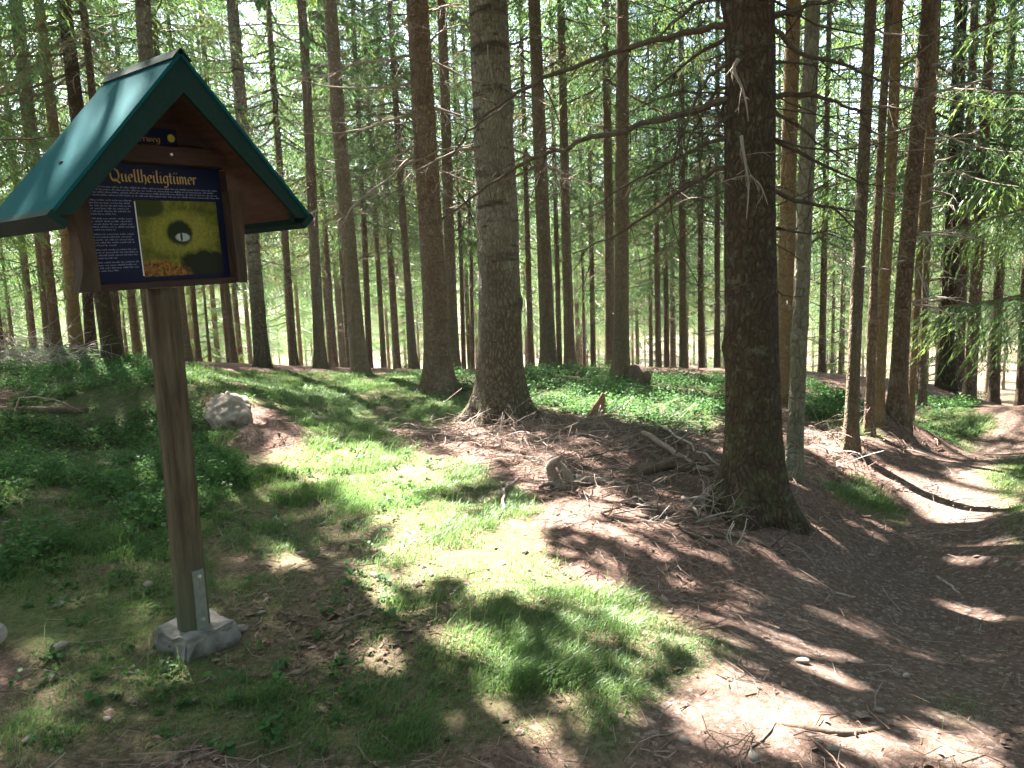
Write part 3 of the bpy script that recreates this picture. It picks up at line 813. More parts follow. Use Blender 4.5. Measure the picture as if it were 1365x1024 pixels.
def px_branch(pts, D, slope=0.0, r0=0.02, twigs=8, var=None, base=None, sides=5):
    def f(b, rg):
        n = len(pts)
        P = np.array([at(u, v, D + slope * i / max(1, n - 1)) for i, (u, v) in enumerate(pts)]) - np.asarray(base)
        t = np.linspace(0, 1, n); tt = np.linspace(0, 1, max(8, 3 * n))
        # smooth through the points
        Q = np.stack([np.interp(tt, t, P[:, c]) for c in range(3)], -1)
        for _ in range(2):
            Q[1:-1] = 0.25 * Q[:-2] + 0.5 * Q[1:-1] + 0.25 * Q[2:]
        L = np.linalg.norm(np.diff(P, axis=0), axis=1).sum()
        Q[1:] += rg.normal(0, 0.006 * min(L, 1.5), (len(Q) - 1, 3))
        v = rg.uniform(0.3, 0.7) if var is None else var
        V, F = tube(Q, np.linspace(r0, r0 * 0.28, len(Q)), sides)
        b.add(V, F, v)
        d = (P[-1] - P[0]) / np.linalg.norm(P[-1] - P[0])
        for _ in range(twigs):
            s = rg.uniform(0.12, 1.0)
            q = np.array([np.interp(s, tt, Q[:, c]) for c in range(3)])
            e = d * rg.uniform(0.2, 1.0) + rg.normal(0, 0.5, 3) + np.array([0, 0, -0.45])
            dead_branch(b, q, e, rg.uniform(0.12, 0.5) * min(1.0, L), r0 * rg.uniform(0.16, 0.34), rg, 2, 3, 0.3, v, 4)
    return f

# ------------------------------------------------------------------ the named trees near the viewer
def pxr(wpx, u, v, D):
    d = ray(u, v)
    return 0.5 * wpx / FPX * (D / d[1])
for (u0, v0), (u1, v1), D_, r_ in [((1133, 600), (1148, 260), 6.7, 0.10), ((1040, 420), (1047, 60), 9.0, 0.10), ((1160, 560), (1166, 380), 7.6, 0.07), ((1190, 500), (1200, 400), 8.0, 0.06), ((1210, 550), (1220, 400), 9.6, 0.08),
                               ((1286, 540), (1292, 440), 13.6, 0.1), ((1272, 530), (1276, 440), 14.6, 0.1), ((655, 150), (648, 20), 8.6, 0.08), ((186, 70), (180, 0), 8.3, 0.08), ((443, 150), (438, 40), 13.2, 0.1)]:
    for q_ in np.linspace(0, 1, 14):
        LITP.append((at(u0 + (u1 - u0) * q_, v0 + (v1 - v0) * q_, D_), r_))
# A: thick dark spruce on the bank
bA = at(1005, 690, 4.95); bA[2] = gz1(bA[0], bA[1])
def A(pts, slope=0.3, r=0.022, tw=10, var=None, D=4.9):
    return px_branch(pts, D, slope, r, tw, var, bA)
brA = [A([(985, 25), (925, 41), (857, 58), (788, 79), (720, 106), (673, 133), (632, 164), (612, 195)], 0.9, 0.024, 16, 0.25),
       A([(985, 40), (925, 75), (877, 116)], 0.5, 0.016, 9, 0.2),
       A([(985, 128), (925, 147), (840, 171), (771, 188), (720, 208), (673, 232), (632, 261), (588, 294)], 0.8, 0.024, 14, 0.4),
       A([(985, 175), (911, 205), (840, 246), (788, 273)], 0.6, 0.015, 10, 0.2),
       A([(985, 212), (932, 236), (884, 273), (822, 314), (764, 340)], 0.7, 0.018, 8, 0.2),
       A([(985, 2), (940, -6), (900, 25), (870, 60)], 0.4, 0.02, 8, 0.2), A([(985, 80), (945, 99), (928, 133), (905, 185), (900, 200)], -0.2, 0.013, 8, 0.15),
       A([(985, 145), (952, 168), (938, 192), (930, 225), (941, 255)], -0.2, 0.012, 6, 0.15),
       A([(985, 105), (950, 125), (915, 190), (905, 240)], 0.2, 0.011, 8, 0.2),
       A([(1020, 25), (1065, 12), (1100, 2), (1140, -8)], 0.2, 0.022, 6, 0.15), A([(1020, 35), (1036, 40), (1060, 72), (1115, 83), (1150, 95), (1185, 115)], -0.1, 0.02, 8, 0.15),
       A([(1020, 84), (1060, 83), (1110, 92)], 0.2, 0.013, 6, 0.15), A([(1020, 133), (1060, 124), (1100, 130), (1130, 142), (1155, 153)], 0.1, 0.02, 6, 0.15),
       A([(1020, 146), (1045, 158), (1060, 165), (1095, 195), (1120, 210)], 0.0, 0.014, 6, 0.15), A([(1020, 180), (1068, 205), (1120, 232), (1152, 246)], 0.1, 0.016, 6, 0.15),
       A([(1020, 250), (1068, 272), (1115, 276), (1150, 285)], 0.1, 0.017, 6, 0.15), A([(1110, 275), (1130, 295), (1145, 312)], 0.1, 0.009, 4, 0.15)]
brA += [A([(984, 79), (976, 92), (990, 116), (998, 160)], -0.05, 0.014, 4, 0.95, 4.66), A([(988, 181), (993, 219), (999, 236), (995, 292)], -0.05, 0.012, 9, 0.95, 4.67),
        A([(999, 234), (1014, 246), (1024, 273)], -0.03, 0.008, 4, 0.95, 4.66)]
LITP += [(at(978, v, 4.7), 0.06) for v in (85, 110)]
make_tree('spruce_tree', 'thick dark spruce on the bank beside the path, long dead branches spreading both ways', bA, axis_from(bA, [(1004, 550), (999, 300), (1000, 0)], 4.95),
          pxr(67, 1000, 450, 4.95) * 1.04, 21, 'dark', 2, 6.2, 2.6, 95, hi=0, branches=brA, nwh=44, wh=(1.5, 4.2), whL=(0.3, 1.3), whr=0.008, wvar=0.3, knobs=16, flare=0.85, roots=5, rough=0.06, twm=TWIG_DARK)
# B: stout grey trunk
bB = at(668, 558, 8.6); bB[2] = gz1(bB[0], bB[1])
def Bb(pts, slope=0.3, r=0.016, tw=7, var=None, D=8.4):
    return px_branch(pts, D, slope, r, tw, var, bB)
brB = [Bb([(640, 195), (610, 200), (580, 215), (545, 232)], -0.3, 0.016, 7, 0.6), Bb([(678, 195), (720, 215), (760, 235)], 0.4), Bb([(640, 55), (612, 20), (590, 15)], 0.2), Bb([(680, 130), (712, 128), (740, 150)], 0.3),
       Bb([(650, 60), (654, 100), (668, 160)], -0.15, 0.008, 4, 0.8, 8.25), Bb([(675, 240), (705, 228), (740, 205)], 0.3), Bb([(678, 60), (720, 45), (770, 70)], 0.3, 0.014), Bb([(645, 110), (620, 105), (600, 118)], 0.2, 0.012, 5, 0.8)]
make_tree('fir_tree', 'stout grey-barked trunk with dark rings standing at the top of the litter bank', bB, axis_from(bB, [(667, 400), (663, 300), (650, 0)], 8.6), pxr(57, 668, 400, 8.6) * 1.04, 22, 'grey', 2, 7.0, 2.7, 110, hi=0,
          branches=brB, nwh=30, wh=(2.2, 5.5), whL=(0.25, 0.9), whr=0.008, wvar=0.7, knobs=14, flare=0.8, roots=6, rough=0.06)
# C: reddish spruce
bC = at(586, 522, 10.8); bC[2] = gz1(bC[0], bC[1])
def Cc(pts, slope=0.2, r=0.026, tw=7, var=0.75, D=10.75):
    return px_branch(pts, D, slope, r, tw, var, bC)
Z3 = lambda L: [(400 + x / 2.925, y / 2.925) for x, y in L]
brC = [Cc(Z3([(460, 205), (430, 215), (330, 240), (220, 235), (130, 295), (0, 305), (-60, 315)])), Cc(Z3([(460, 315), (420, 325), (330, 345), (130, 340), (0, 310)]), 0.4), Cc(Z3([(460, 430), (430, 440), (300, 490), (200, 520), (0, 520)])),
       Cc(Z3([(465, 565), (440, 570), (330, 640), (215, 700)]), 0.3, 0.02), Cc(Z3([(465, 600), (430, 615), (330, 710), (200, 800), (150, 900)]), -0.4, 0.022, 12), Cc(Z3([(450, 60), (400, 90), (340, 135)]), 0.2, 0.018),
       Cc(Z3([(480, 225), (520, 135), (600, 100), (650, 95)]), -0.2, 0.02), Cc(Z3([(490, 225), (600, 280), (660, 310)]), 0.2, 0.02), Cc(Z3([(500, 415), (560, 430), (670, 465)]), 0.1, 0.026), Cc(Z3([(400, 650), (520, 595), (600, 575), (700, 562)]), -0.4, 0.018),
       Cc(Z3([(530, 655), (600, 690), (680, 715)]), 0.2, 0.02), Cc(Z3([(540, 740), (580, 765), (615, 780)]), 0.2, 0.018), Cc(Z3([(450, 270), (390, 300), (330, 340), (300, 460)]), 0.0, 0.012, 8), Cc(Z3([(440, 440), (390, 500), (370, 600), (375, 680)]), -0.1, 0.012, 4, 0.3),
       Cc(Z3([(460, 70), (560, 25), (650, 10)]), 0.0, 0.02)]
make_tree('spruce_tree', 'reddish-brown spruce with a flared foot and many bare branches, left of the stout grey trunk', bC, axis_from(bC, [(580, 400), (568, 200), (556, 0)], 10.8), pxr(33, 580, 400, 10.8) * 1.05, 21, 'red', 2, 7.6, 2.5, 95, hi=0,
          branches=brC, nwh=36, wh=(2.0, 6), whL=(0.4, 1.4), whr=0.009, wvar=0.75, knobs=10, flare=0.7, roots=4, rough=0.05)
LITP += [(at(553 + 0.05 * (v - 300), v, 10.8), 0.12) for v in range(60, 500, 14)]
# D..J: the trees round the bend of the path
def simple_tree(name, label, D, foot, tops, wpx, bk, near=1, **kw):
    b_ = at(foot[0], foot[1], D); b_[2] = gz1(b_[0], b_[1])
    vm = 400
    H = kw.pop('H', 19.0 + 3 * rng.random())
    r = pxr(wpx, foot[0], vm, D)
    if 'hi' not in kw:                         # only what can come into view is worth fine boughs
        kw['hi'] = float(np.clip((1.6 + 0.37 * D + 2.4 - b_[2] - kw.get('cb', 8)) / (H - kw.get('cb', 8)), 0, 1)) ** (1 / 1.45) if D < 40 else 1
    return make_tree(name, label, b_, axis_from(b_, tops, D), r * 0.93, H, bk, near, **kw)
PATHSIDE = 'spruces lining the bend of the path'
simple_tree('beech_tree', 'slim pale smooth trunk curving up close on the right of the thick dark spruce', 5.8, (1057, 640), [(1062, 540), (1072, 300), (1078, 160), (1084, 0)], 23, 'pale', 2, cb=8, nwh=6, wh=(2.2, 4.5), whL=(0.3, 0.8), single=True, knobs=6, flare=0.3)
simple_tree('spruce_tree', 'ochre trunk with a tangle of dry twigs round its foot, behind the slim pale trunk', 9.0, (1045, 547), [(1048, 400), (1051, 230), (1058, 0)], 24, 'ochre', 1, cb=8, nwh=34, wh=(0.3, 5.5), whL=(0.3, 0.9), wvar=0.85)
simple_tree('spruce_tree', 'thin trunk with a bright sunlit left edge on the lip of the path bank', 6.7, (1133, 603), [(1136, 540), (1141, 420), (1152, 200), (1161, 0)], 18, 'brown', 1, cb=7.5, nwh=12, wh=(1.6, 5), whL=(0.25, 0.8), wvar=0.9, single=True, group=PATHSIDE)
simple_tree('spruce_tree', 'thin brown spruce close behind the thin sunlit-edged trunk', 7.5, (1158, 575), [(1163, 420), (1176, 160), (1186, 0)], 12, 'red', 1, cb=7.5, nwh=12, wh=(1.6, 5), whL=(0.25, 0.8), wvar=0.8, group=PATHSIDE)
simple_tree('spruce_tree', 'ochre-brown straight spruce between the thin brown one and the dark leaning one', 7.8, (1169, 569), [(1176, 430), (1187, 250), (1197, 0)], 16, 'ochre', 1, cb=7.5, nwh=14, wh=(1.6, 5), whL=(0.3, 0.9), wvar=0.8, single=True, group=PATHSIDE)
bI = at(1195, 556, 8.0)
Z5 = lambda L: [(1020 + x / 2.925, y / 2.925) for x, y in L]
def Ii(pts, slope=-0.2, r=0.014, tw=8, var=0.95, D=7.95):
    return px_branch(pts, D, slope, r, tw, var, bI)
Z1 = lambda L: [(1100 + x / 3.415, 280 + y / 3.415) for x, y in L]
brI = [Ii(Z5([(600, 680), (700, 665), (840, 662)])), Ii(Z5([(590, 340), (520, 325), (430, 325)])), Ii(Z1([(425, 105), (480, 100), (600, 105), (700, 125)])), Ii(Z1([(420, 95), (465, 120), (490, 160), (505, 200)])), Ii(Z1([(420, 230), (480, 225), (555, 275)])),
       Ii(Z1([(415, 255), (440, 300), (465, 385)])), Ii(Z1([(400, 410), (450, 395), (530, 385), (610, 405)])), Ii(Z1([(400, 420), (480, 425), (570, 465), (625, 540)])), Ii(Z1([(360, 220), (320, 225), (295, 290)])), Ii(Z5([(620, 250), (700, 240), (830, 225)]), 0.4, 0.014, 5, 0.2),
       Ii(Z5([(620, 370), (720, 330), (880, 300), (1000, 300), (1060, 298)]), 0.6, 0.016, 8, 0.25), Ii(Z5([(640, 40), (580, 80), (480, 115)]), 0.2, 0.012, 5, 0.3), Ii(Z5([(620, 530), (740, 528), (820, 535)]), 0.2, 0.01, 5), Ii(Z5([(600, 900), (700, 895), (800, 910)]), 0.2, 0.01, 6), Ii(Z5([(605, 790), (660, 765), (700, 755)]), 0.1, 0.01, 6)]
simple_tree('spruce_tree', 'dark leaning spruce at the path edge with long bare bleached branches', 8.0, (1195, 556), [(1205, 380), (1218, 230), (1238, 20)], 23, 'red', 1, cb=8, branches=brI, nwh=0, flare=0.6, twm=TWIG_PALE)
simple_tree('spruce_tree', 'narrow orange-lit trunk just right of the dark leaning spruce', 9.6, (1213, 552), [(1220, 440), (1228, 300), (1245, 60)], 10, 'ochre', 1, cb=7.5, nwh=14, wh=(1.5, 6), wvar=0.8)
simple_tree('spruce_tree', 'thin grey-brown trunk to the right of the narrow orange-lit trunk', 11, (1229, 541), [(1233, 400), (1240, 200)], 10, 'brown', 1, cb=7.5, nwh=16, wh=(1.5, 6), wvar=0.7)
for (u, v), tops, wp, D, bk, lab in [
        ((1262, 520), [(1265, 420)], 22, 14.2, 'dark', 'broad shaded trunk in the shade left of the reddish pair beside the far path'),
        ((1277, 532), [(1281, 430)], 13, 14.6, 'red', 'slimmer reddish trunk of the pair beside the far path'),
        ((1291, 545), [(1299, 420)], 17, 13.6, 'red', 'wider reddish trunk of the pair beside the far path'),
        ((1324, 543), [(1329, 430)], 14, 15.2, 'red', 'reddish trunk standing where the far path bends away'),
        ((1360, 540), [(1364, 430)], 12, 15.5, 'red', 'reddish trunk beyond the far path at the right edge'),
        ((1225, 538), [(1231, 430)], 11, 13.2, 'red', 'shaded reddish trunk seen past the dark leaning spruce')]:
    simple_tree('spruce_tree', lab, D, (u, v), tops, wp, bk, 1, cb=4.0, rmax=2.2, lib=MID, nb=76, nwh=34, wh=(1.2, 5.5), whL=(0.4, 1.2), wvar=0.8)
# trees on the level ground left of centre
simple_tree('spruce_tree', 'straight brown spruce standing alone in the sunny clearing left of the reddish flared spruce', 13.2, (480, 499), [(463, 300), (450, 150), (440, 0)], 23, 'brown', 1, cb=8.5, nwh=26, wh=(2, 8), whL=(0.5, 1.6), wvar=0.7, flare=0.5, single=True)
bQ = None
simple_tree('spruce_tree', 'trunk with a dark flared foot hidden behind the sign post, rising behind the green roof', 8.3, (228, 514), [(212, 250), (194, 70), (190, 0)], 23, 'grey', 1, rmax=2.4, nb=70, cb=6.6, nwh=14, wh=(4, 6.5), whL=(0.4, 0.9), wvar=1.0, single=True, flare=0.6)
simple_tree('spruce_tree', 'greenish-brown straight spruce just right of the stout grey trunk', 13.2, (732, 496), [(722, 250), (712, 0)], 22, 'brown', 1, cb=9, nwh=18, wh=(2.5, 8), wvar=0.4)
simple_tree('spruce_tree', 'olive-brown spruce at the far edge of the bilberry patch, old stump at its foot', 11.7, (828, 508), [(829, 250), (830, 0)], 22, 'brown', 1, cb=9, nwh=18, wh=(2.5, 8), wvar=0.4, flare=0.8)
simple_tree('spruce_tree', 'olive trunk between the greenish-brown spruce and the one by the old stump', 14.6, (760, 496), [(755, 330), (752, 200)], 15, 'brown', 1, cb=6.3, lib=MID, nb=76, nwh=22, wh=(2, 6), wvar=0.6)
simple_tree('spruce_tree', 'shaded spruce trunk below the right end of the sign board', 14.6, (350, 491), [(335, 300), (326, 200)], 21, 'grey', 1, cb=7.2, nwh=40, wh=(1.6, 6), whL=(0.5, 1.4), wvar=0.15, flare=0.4)
simple_tree('spruce_tree', 'dark spruce with a straight trunk left of the lone brown clearing spruce', 15, (427, 488), [(417, 290), (408, 100)], 16, 'brown', 1, cb=5.4, lib=MID, nb=76, nwh=24, wh=(1.5, 5.5), wvar=0.4)
simple_tree('spruce_tree', 'straight olive trunk close behind the reddish flared spruce', 14, (605, 496), [(598, 300), (594, 150)], 17, 'brown', 1, cb=6.6, nwh=14, wh=(2, 6), wvar=0.7)
for (u, v), tops, wp, D, bk, lab in [
        ((151, 484), [(134, 385), (120, 290)], 22, 12.0, 'dark', 'thicker dark trunk of the twin pair on the left mound'),
        ((159, 482), [(152, 390), (142, 300)], 12, 12.3, 'red', 'thinner red-brown trunk of the twin pair on the left mound'),
        ((104, 478), [(90, 330), (84, 280)], 17, 13.6, 'ochre', 'sunlit ochre trunk left of the dark twin trunks'),
        ((77, 473), [(58, 300)], 14, 14.6, 'red', 'red-brown leaning trunk left of the ochre trunk by the mound'),
        ((66, 470), [(50, 310)], 11, 16.5, 'brown', 'grey-brown trunk half hidden behind the red-brown leaning one'),
        ((46, 462), [(30, 310)], 7, 22, 'red', 'thin red trunk beyond the brushwood at the left'),
        ((-2, 462), [(-14, 330)], 12, 14, 'red', 'reddish trunk cut by the left edge of the view'),
        ((201, 478), [(190, 385)], 8, 22, 'brown', 'thin brown trunk seen just left of the sign post'),
        ((250, 485), [(238, 370)], 13, 18, 'brown', 'brown trunk just right of the sign post'),
        ((265, 481), [(256, 375)], 8, 22, 'red', 'reddish thin trunk second to the right of the sign post'),
        ((313, 487), [(301, 375)], 9, 22, 'red', 'thin red trunk leaning left below the sign board'),
        ((392, 484), [(384, 370)], 11, 19, 'red', 'reddish trunk under a hanging pale green bough right of the sign'),
        ((447, 482), [(438, 370)], 8, 22, 'red', 'red trunk close left of the lone clearing spruce'),
        ((466, 482), [(457, 370)], 7, 25, 'red', 'thin red pole half behind the lone clearing spruce'),
        ((493, 491), [(484, 270)], 9, 20, 'red', 'red-brown trunk close right of the lone clearing spruce'),
        ((512, 492), [(502, 320)], 8, 23, 'brown', 'slender brown trunk in the gap right of the lone clearing spruce'),
        ((552, 496), [(535, 260)], 11, 18, 'brown', 'leaning slender trunk just left of the reddish flared spruce'),
        ((618, 488), [(615, 360)], 7, 26, 'red', 'thin red pole left of the stout grey trunk'),
        ((630, 490), [(628, 350)], 6, 27, 'red', 'thinnest red pole touching the left edge of the stout grey trunk'),
        ((708, 491), [(704, 350)], 9, 20, 'red', 'sun-flecked red trunk between the stout grey trunk and the greenish spruce'),
        ((746, 492), [(743, 370)], 8, 23, 'red', 'red trunk with dead twigs left of the olive trunk'),
        ((779, 493), [(777, 370)], 5, 30, 'red', 'thin pole of the cluster right of the olive trunk'),
        ((791, 494), [(789, 370)], 8, 25, 'red', 'wider red trunk of the cluster right of the olive trunk'),
        ((814, 500), [(812, 340)], 15, 15.5, 'brown', 'brown trunk close left of the spruce by the old stump'),
        ((868, 503), [(867, 400)], 6, 27, 'brown', 'thin dark pole right of the old stump'),
        ((878, 504), [(876, 370)], 9, 22, 'red', 'sunlit red trunk with brushwood at its foot right of the old stump'),
        ((889, 504), [(888, 400)], 8, 24, 'red', 'red trunk right of the sunlit one with brushwood'),
        ((911, 506), [(910, 400)], 11, 19, 'brown', 'grey-brown trunk midway between the old stump and the thick dark spruce'),
        ((935, 508), [(934, 400)], 9, 20, 'red', 'red-brown trunk left of the thick dark spruce'),
        ((956, 509), [(956, 380)], 9, 19, 'brown', 'brown trunk touching the left edge of the thick dark spruce'),
        ((1095, 516), [(1097, 420)], 10, 18, 'red', 'reddish trunk in the gap right of the slim pale trunk'),
        ((1108, 518), [(1110, 440)], 5, 26, 'brown', 'dark pole right of the reddish trunk in the gap'),
        ((1122, 518), [(1124, 440)], 5, 27, 'brown', 'dark pole close left of the thin sunlit-edged trunk'),
        ((103, 300), [(95, 90)], 15, 17, 'dark', 'dark trunk rising left of the sign roof among dense boughs')]:
    simple_tree('spruce_tree', lab, D, (u, v), tops, wp, bk, 1 if D < 15 else 0, cb=3.0 + 2.0 * rng.random(), rmax=2.4, lib=MID, nb=70, hi=0.42, nwh=34, wh=(1.0, 5.5), whL=(0.3, 1.1), wvar=0.55,
                prune=D < 30, dry=0.3)
print('named trees', len(ALL_TREES), 'crown tris', TRI[0])

# ------------------------------------------------------------------ trees outside the view that shade the floor, and boughs that reach into it
def trunk_shadow(x, y):
    t = np.arange(0.3, 12, 0.1)
    return float(LITV(x - SUN_H[0] * t, y - SUN_H[1] * t).sum())
def inview(x, y, m=0.0):
    return y > 0.3 and abs(x) < (0.70 + m) * y + 0.5
rt = np.random.default_rng(5)
straight = lambda h: (0.0, 0.0)
def lean_axis(rg, k=0.02):
    a, c = rg.normal(0, k, 2)
    return lambda h: (a * h, c * h)
make_tree('spruce_tree', 'spruce at the left edge with long dense dark boughs hanging into the view', np.array([-6.9, 7.6, gz1(-6.9, 7.6)]), straight, 0.16, 17, 'dark', 1, cb=2.3, rmax=3.2, nb=150, lib=NEARB, nwh=10, wh=(1.5, 3))
make_tree('spruce_tree', 'spruce at the right edge with pale sunlit boughs over the path', np.array([7.9, 8.6, gz1(7.9, 8.6)]), straight, 0.15, 16, 'brown', 1, cb=1.8, rmax=3.1, nb=130, lib=NEARB, nwh=24, wh=(1.0, 4), whL=(0.8, 2.2), wvar=0.9, dry=0.3, prune=True)
for x, y, lab in [(-2.9, -1.9, 'tall spruce behind the viewer on the left'), (2.6, -2.6, 'tall spruce behind the viewer beside the path'), (-4.9, 1.4, 'tall spruce left of the viewer, level with the grass'), (5.4, 1.0, 'tall spruce right of the viewer on the far side of the path'), (-0.6, -4.6, 'tall spruce straight behind the viewer')]:
    make_tree('spruce_tree', lab, np.array([x, y, gz1(x, y)]), lean_axis(rt), 0.16, 20, 'brown', 0, cb=6.5, rmax=2.6, nb=80, nwh=0, hi=0)
cand = 0
while cand < 6000:
    cand += 1
    x, y = rt.uniform(-34, 30), rt.uniform(-28, 32)
    if inview(x, y, 0.08) or math.hypot(x, y) < 5.2 or any((x - a) ** 2 + (y - c) ** 2 < 2.5 ** 2 for a, c in ALL_TREES):
        continue
    if x > 0.5 * y - 1.5 and -4 < y < 8 and x < 7:          # the path and its verge stay free
        continue
    if trunk_shadow(x, y) > 3.0:
        continue
    if sum(1 for a, c in ALL_TREES if not inview(a, c, 0.08)) > 120:
        break
    make_tree('spruce_tree', 'spruce of the surrounding wood standing outside the view', np.array([x, y, gz1(x, y)]), lean_axis(rt), rt.uniform(0.11, 0.2), rt.uniform(17, 22), ['brown', 'red', 'dark'][rt.integers(3)], 0,
              cb=rt.uniform(4, 7.5), rmax=rt.uniform(1.8, 2.5), nb=2, nwh=0, group=GROVE)

# ------------------------------------------------------------------ the wood beyond: shared meshes, every tree a thing of its own
VAR = []
for i in range(5):
    rg = np.random.default_rng(100 + i)
    H = 20 + rg.uniform(-1, 2)
    r0 = rg.uniform(0.09, 0.14)
    ax_ = lean_axis(rg, 0.008)
    tm = trunk_mb(ax_, r0, H, 8, rings(H, 0), 0.4, 0.03, 0, rg).mesh('trunk', BARK[['red', 'brown', 'red', 'ochre', 'brown', 'red', 'dark', 'red'][i]])
    bm_ = MB(); whorls(bm_, rg, 0.8, 6.5, 40, ax_, lambda h: r0 * 0.8, (0.3, 1.2), 2, 0.011, 0.7)
    K = crown(rg, H, [2.0, 4.0, 2.6, 4.5, 3.2, 5.0, 2.2, 4.0][i], 2.4, 70, COARSE, 0.1, 0.25)
    z_ = K[0][:, 2] > 13.0
    K = (K[0][z_], K[1][z_], K[2][z_], K[3][z_], [q_ for q_ in K[4] if q_[0][0][2] > 13.0])
    VAR.append((tm, bm_.mesh('branch', TWIG), crown_mb(K).mesh('crown', NEEDLE, False), low_crown(i)))
def far_tree(name, label, x, y, s, v, group, cat='tree', rz=None):
    t = thing(name, label, cat, (x, y, gz1(x, y) - 0.05), group)
    t.rotation_euler = (0, 0, rt.uniform(0, 6.28) if rz is None else rz)
    t.scale = (s, s, s)
    for n_, me in zip(('trunk', 'branch', 'crown', 'crown'), v):
        o = link(n_, me, t)
        if n_ == 'branch':
            o['kind'] = 'stuff'
    ALL_TREES.append((x, y))
FARLAB = 'one of the many far spruces whose trunks crowd together deep in the wood'
k = 0; tries = 0
while k < 175 and tries < 20000:
    tries += 1
    q = rt.random()
    y = 24 + 64 * q ** 1.4
    x = y * rt.uniform(-0.80, 0.80)
    if 0.50 * y < x < 0.72 * y and y < 34:                   # the path runs out here
        if rt.random() < 0.75:
            continue
    if any((x - a) ** 2 + (y - c) ** 2 < (2.3 if y < 45 else 2.9) ** 2 for a, c in ALL_TREES):
        continue
    far_tree('spruce_tree', FARLAB, x, y, rt.uniform(0.85, 1.15), VAR[rt.integers(5)], 'far spruces deep in the wood')
    k += 1
# young spruces, green to the ground
YV = []
for i in range(3):
    rg = np.random.default_rng(300 + i)
    H = 6.5
    K = crown(rg, H, 0.3, 1.5, 46, FINE, 0, 0, 1.0)
    K = (K[0], K[1], K[2], np.clip(K[3] + 0.22, 0, 1), K[4])
    b = MB(); whorls(b, rg, 0.3, 2, 4, straight, lambda h: 0.05, (0.3, 0.6), 2)
    YV.append((trunk_mb(straight, 0.07, H, 7, rings(H, 0), 0.3, 0.02, 0, rg).mesh('trunk', BARK['brown']), b.mesh('branch', TWIG), crown_mb(K).mesh('crown', NEEDLE, False)))
for u, D, s, lab in [(280, 27, 0.95, 'light green young spruce behind the thin red trunk below the sign board'), (545, 31, 0.8, 'bushy light young spruce left of the reddish flared spruce'), (20, 26, 1.0, 'young spruce beyond the brushwood at far left'),
                     (170, 30, 1.0, 'young spruce in the gap between dark twin trunks and sign post'), (880, 33, 0.9, 'young spruce behind the sunlit trunk with brushwood'), (985, 24, 0.8, 'young spruce behind the thick dark spruce'),
                     (1120, 24, 0.9, 'young spruce in the gap left of the thin sunlit-edged trunk'), (660, 34, 1.0, 'young spruce behind the stout grey trunk'), (1250, 23, 1.0, 'young spruce in the dark gap over the bend of the path')]:
    p = at(u, 480, D)
    far_tree('young_spruce', lab, p[0], p[1], s, YV[rt.integers(3)], None)
# the far-off wood that closes every gap
b = MB()
for i in range(230):
    a = rt.uniform(-1.05, 1.05); R_ = 95 + 90 * rt.random()
    x, y = R_ * math.sin(a), R_ * math.cos(a)
    z = gz1(x, y)
    H = rt.uniform(17, 25)
    V, F = tube(np.array([[x, y, z - 0.3], [x, y, z + H * 0.5], [x, y, z + H]]), [0.2, 0.14, 0.02], 5, False)
    b.add(V, F, 0.02)
    n = 260
    q = rt.random(n) ** 0.8
    h = 2 + (H - 2) * q; th = rt.uniform(0, 6.28, n); rr = (2.6 * (1 - q) + 0.25) * np.sqrt(rt.random(n))
    P = np.stack([x + rr * np.cos(th), y + rr * np.sin(th), z + h - 0.3 * rr], -1)
    d = np.stack([np.cos(th), np.sin(th), -rt.uniform(0.2, 1.0, n)], -1) * rt.uniform(0.5, 1.1, n)[:, None]
    wv = np.cross(d, rt.normal(0, 1, (n, 3))); wv /= np.linalg.norm(wv, axis=1)[:, None]; wv *= rt.uniform(0.1, 0.22, n)[:, None]
    b.add(np.stack([P, P + 0.45 * d + wv, P + d, P + 0.45 * d - wv], 1).reshape(-1, 3), np.arange(4 * n).reshape(n, 4), np.repeat(rt.uniform(0.2, 0.9, n), 4))
tag(b.obj('far_forest', NEEDLE, smooth=False), 'hazy spruce wood closing the view far beyond the trunks', kind='stuff')

# ------------------------------------------------------------------ the information board
TH = 0.927
PB = np.array([-1.400, 3.290])
zg = gz1(*PB)
board = thing('information_board', 'roofed wooden information board on a round post, green roof and dark blue panel', 'sign', (PB[0], PB[1], 0.0))
board.rotation_euler = (0, 0, TH)
TILT = 0.030
def bobj(name, mat, b, parent=board, smooth=False):
    for V_ in b.v:                              # the head of the board hangs slightly askew on its post
        if len(V_) and V_[:, 2].min() > 1.595 and name != 'post':
            x_, z_ = V_[:, 0].copy(), V_[:, 2] - 1.6
            V_[:, 0], V_[:, 2] = x_ * math.cos(TILT) - z_ * math.sin(TILT), 1.6 + z_ * math.cos(TILT) + x_ * math.sin(TILT)
    return b.obj(name, mat, parent, smooth)
# footing: rough cast block
import bmesh
bm = bmesh.new(); bmesh.ops.create_cube(bm, size=1.0); bmesh.ops.bevel(bm, geom=bm.edges[:], offset=0.05, segments=2, affect='EDGES')
bmesh.ops.triangulate(bm, faces=bm.faces[:]); bmesh.ops.subdivide_edges(bm, edges=bm.edges[:], cuts=4, use_grid_fill=True)
V = np.array([v.co[:] for v in bm.verts]); F = [[v.index for v in f.verts] for f in bm.faces]; bm.free()
V = V * np.array([0.27, 0.28, 0.36])
V[:, :2] *= (1 + 0.22 * np.clip(0.12 - V[:, 2:3], 0, 1))
V += 0.034 * np.stack([fbm(V[:, 0] * 14, V[:, 1] * 14, V[:, 2] * 14 + i * 7, 4) for i in range(3)], -1) + np.array([0.01 - 0.042, 0.056, zg + 0.10 - 0.18])
b = MB(); tri = np.array([f for f in F if len(f) == 3]); qd = np.array([f for f in F if len(f) == 4])
b.add(V, [q for q in (tri, qd) if len(q)])
bobj('footing', CONC, b)
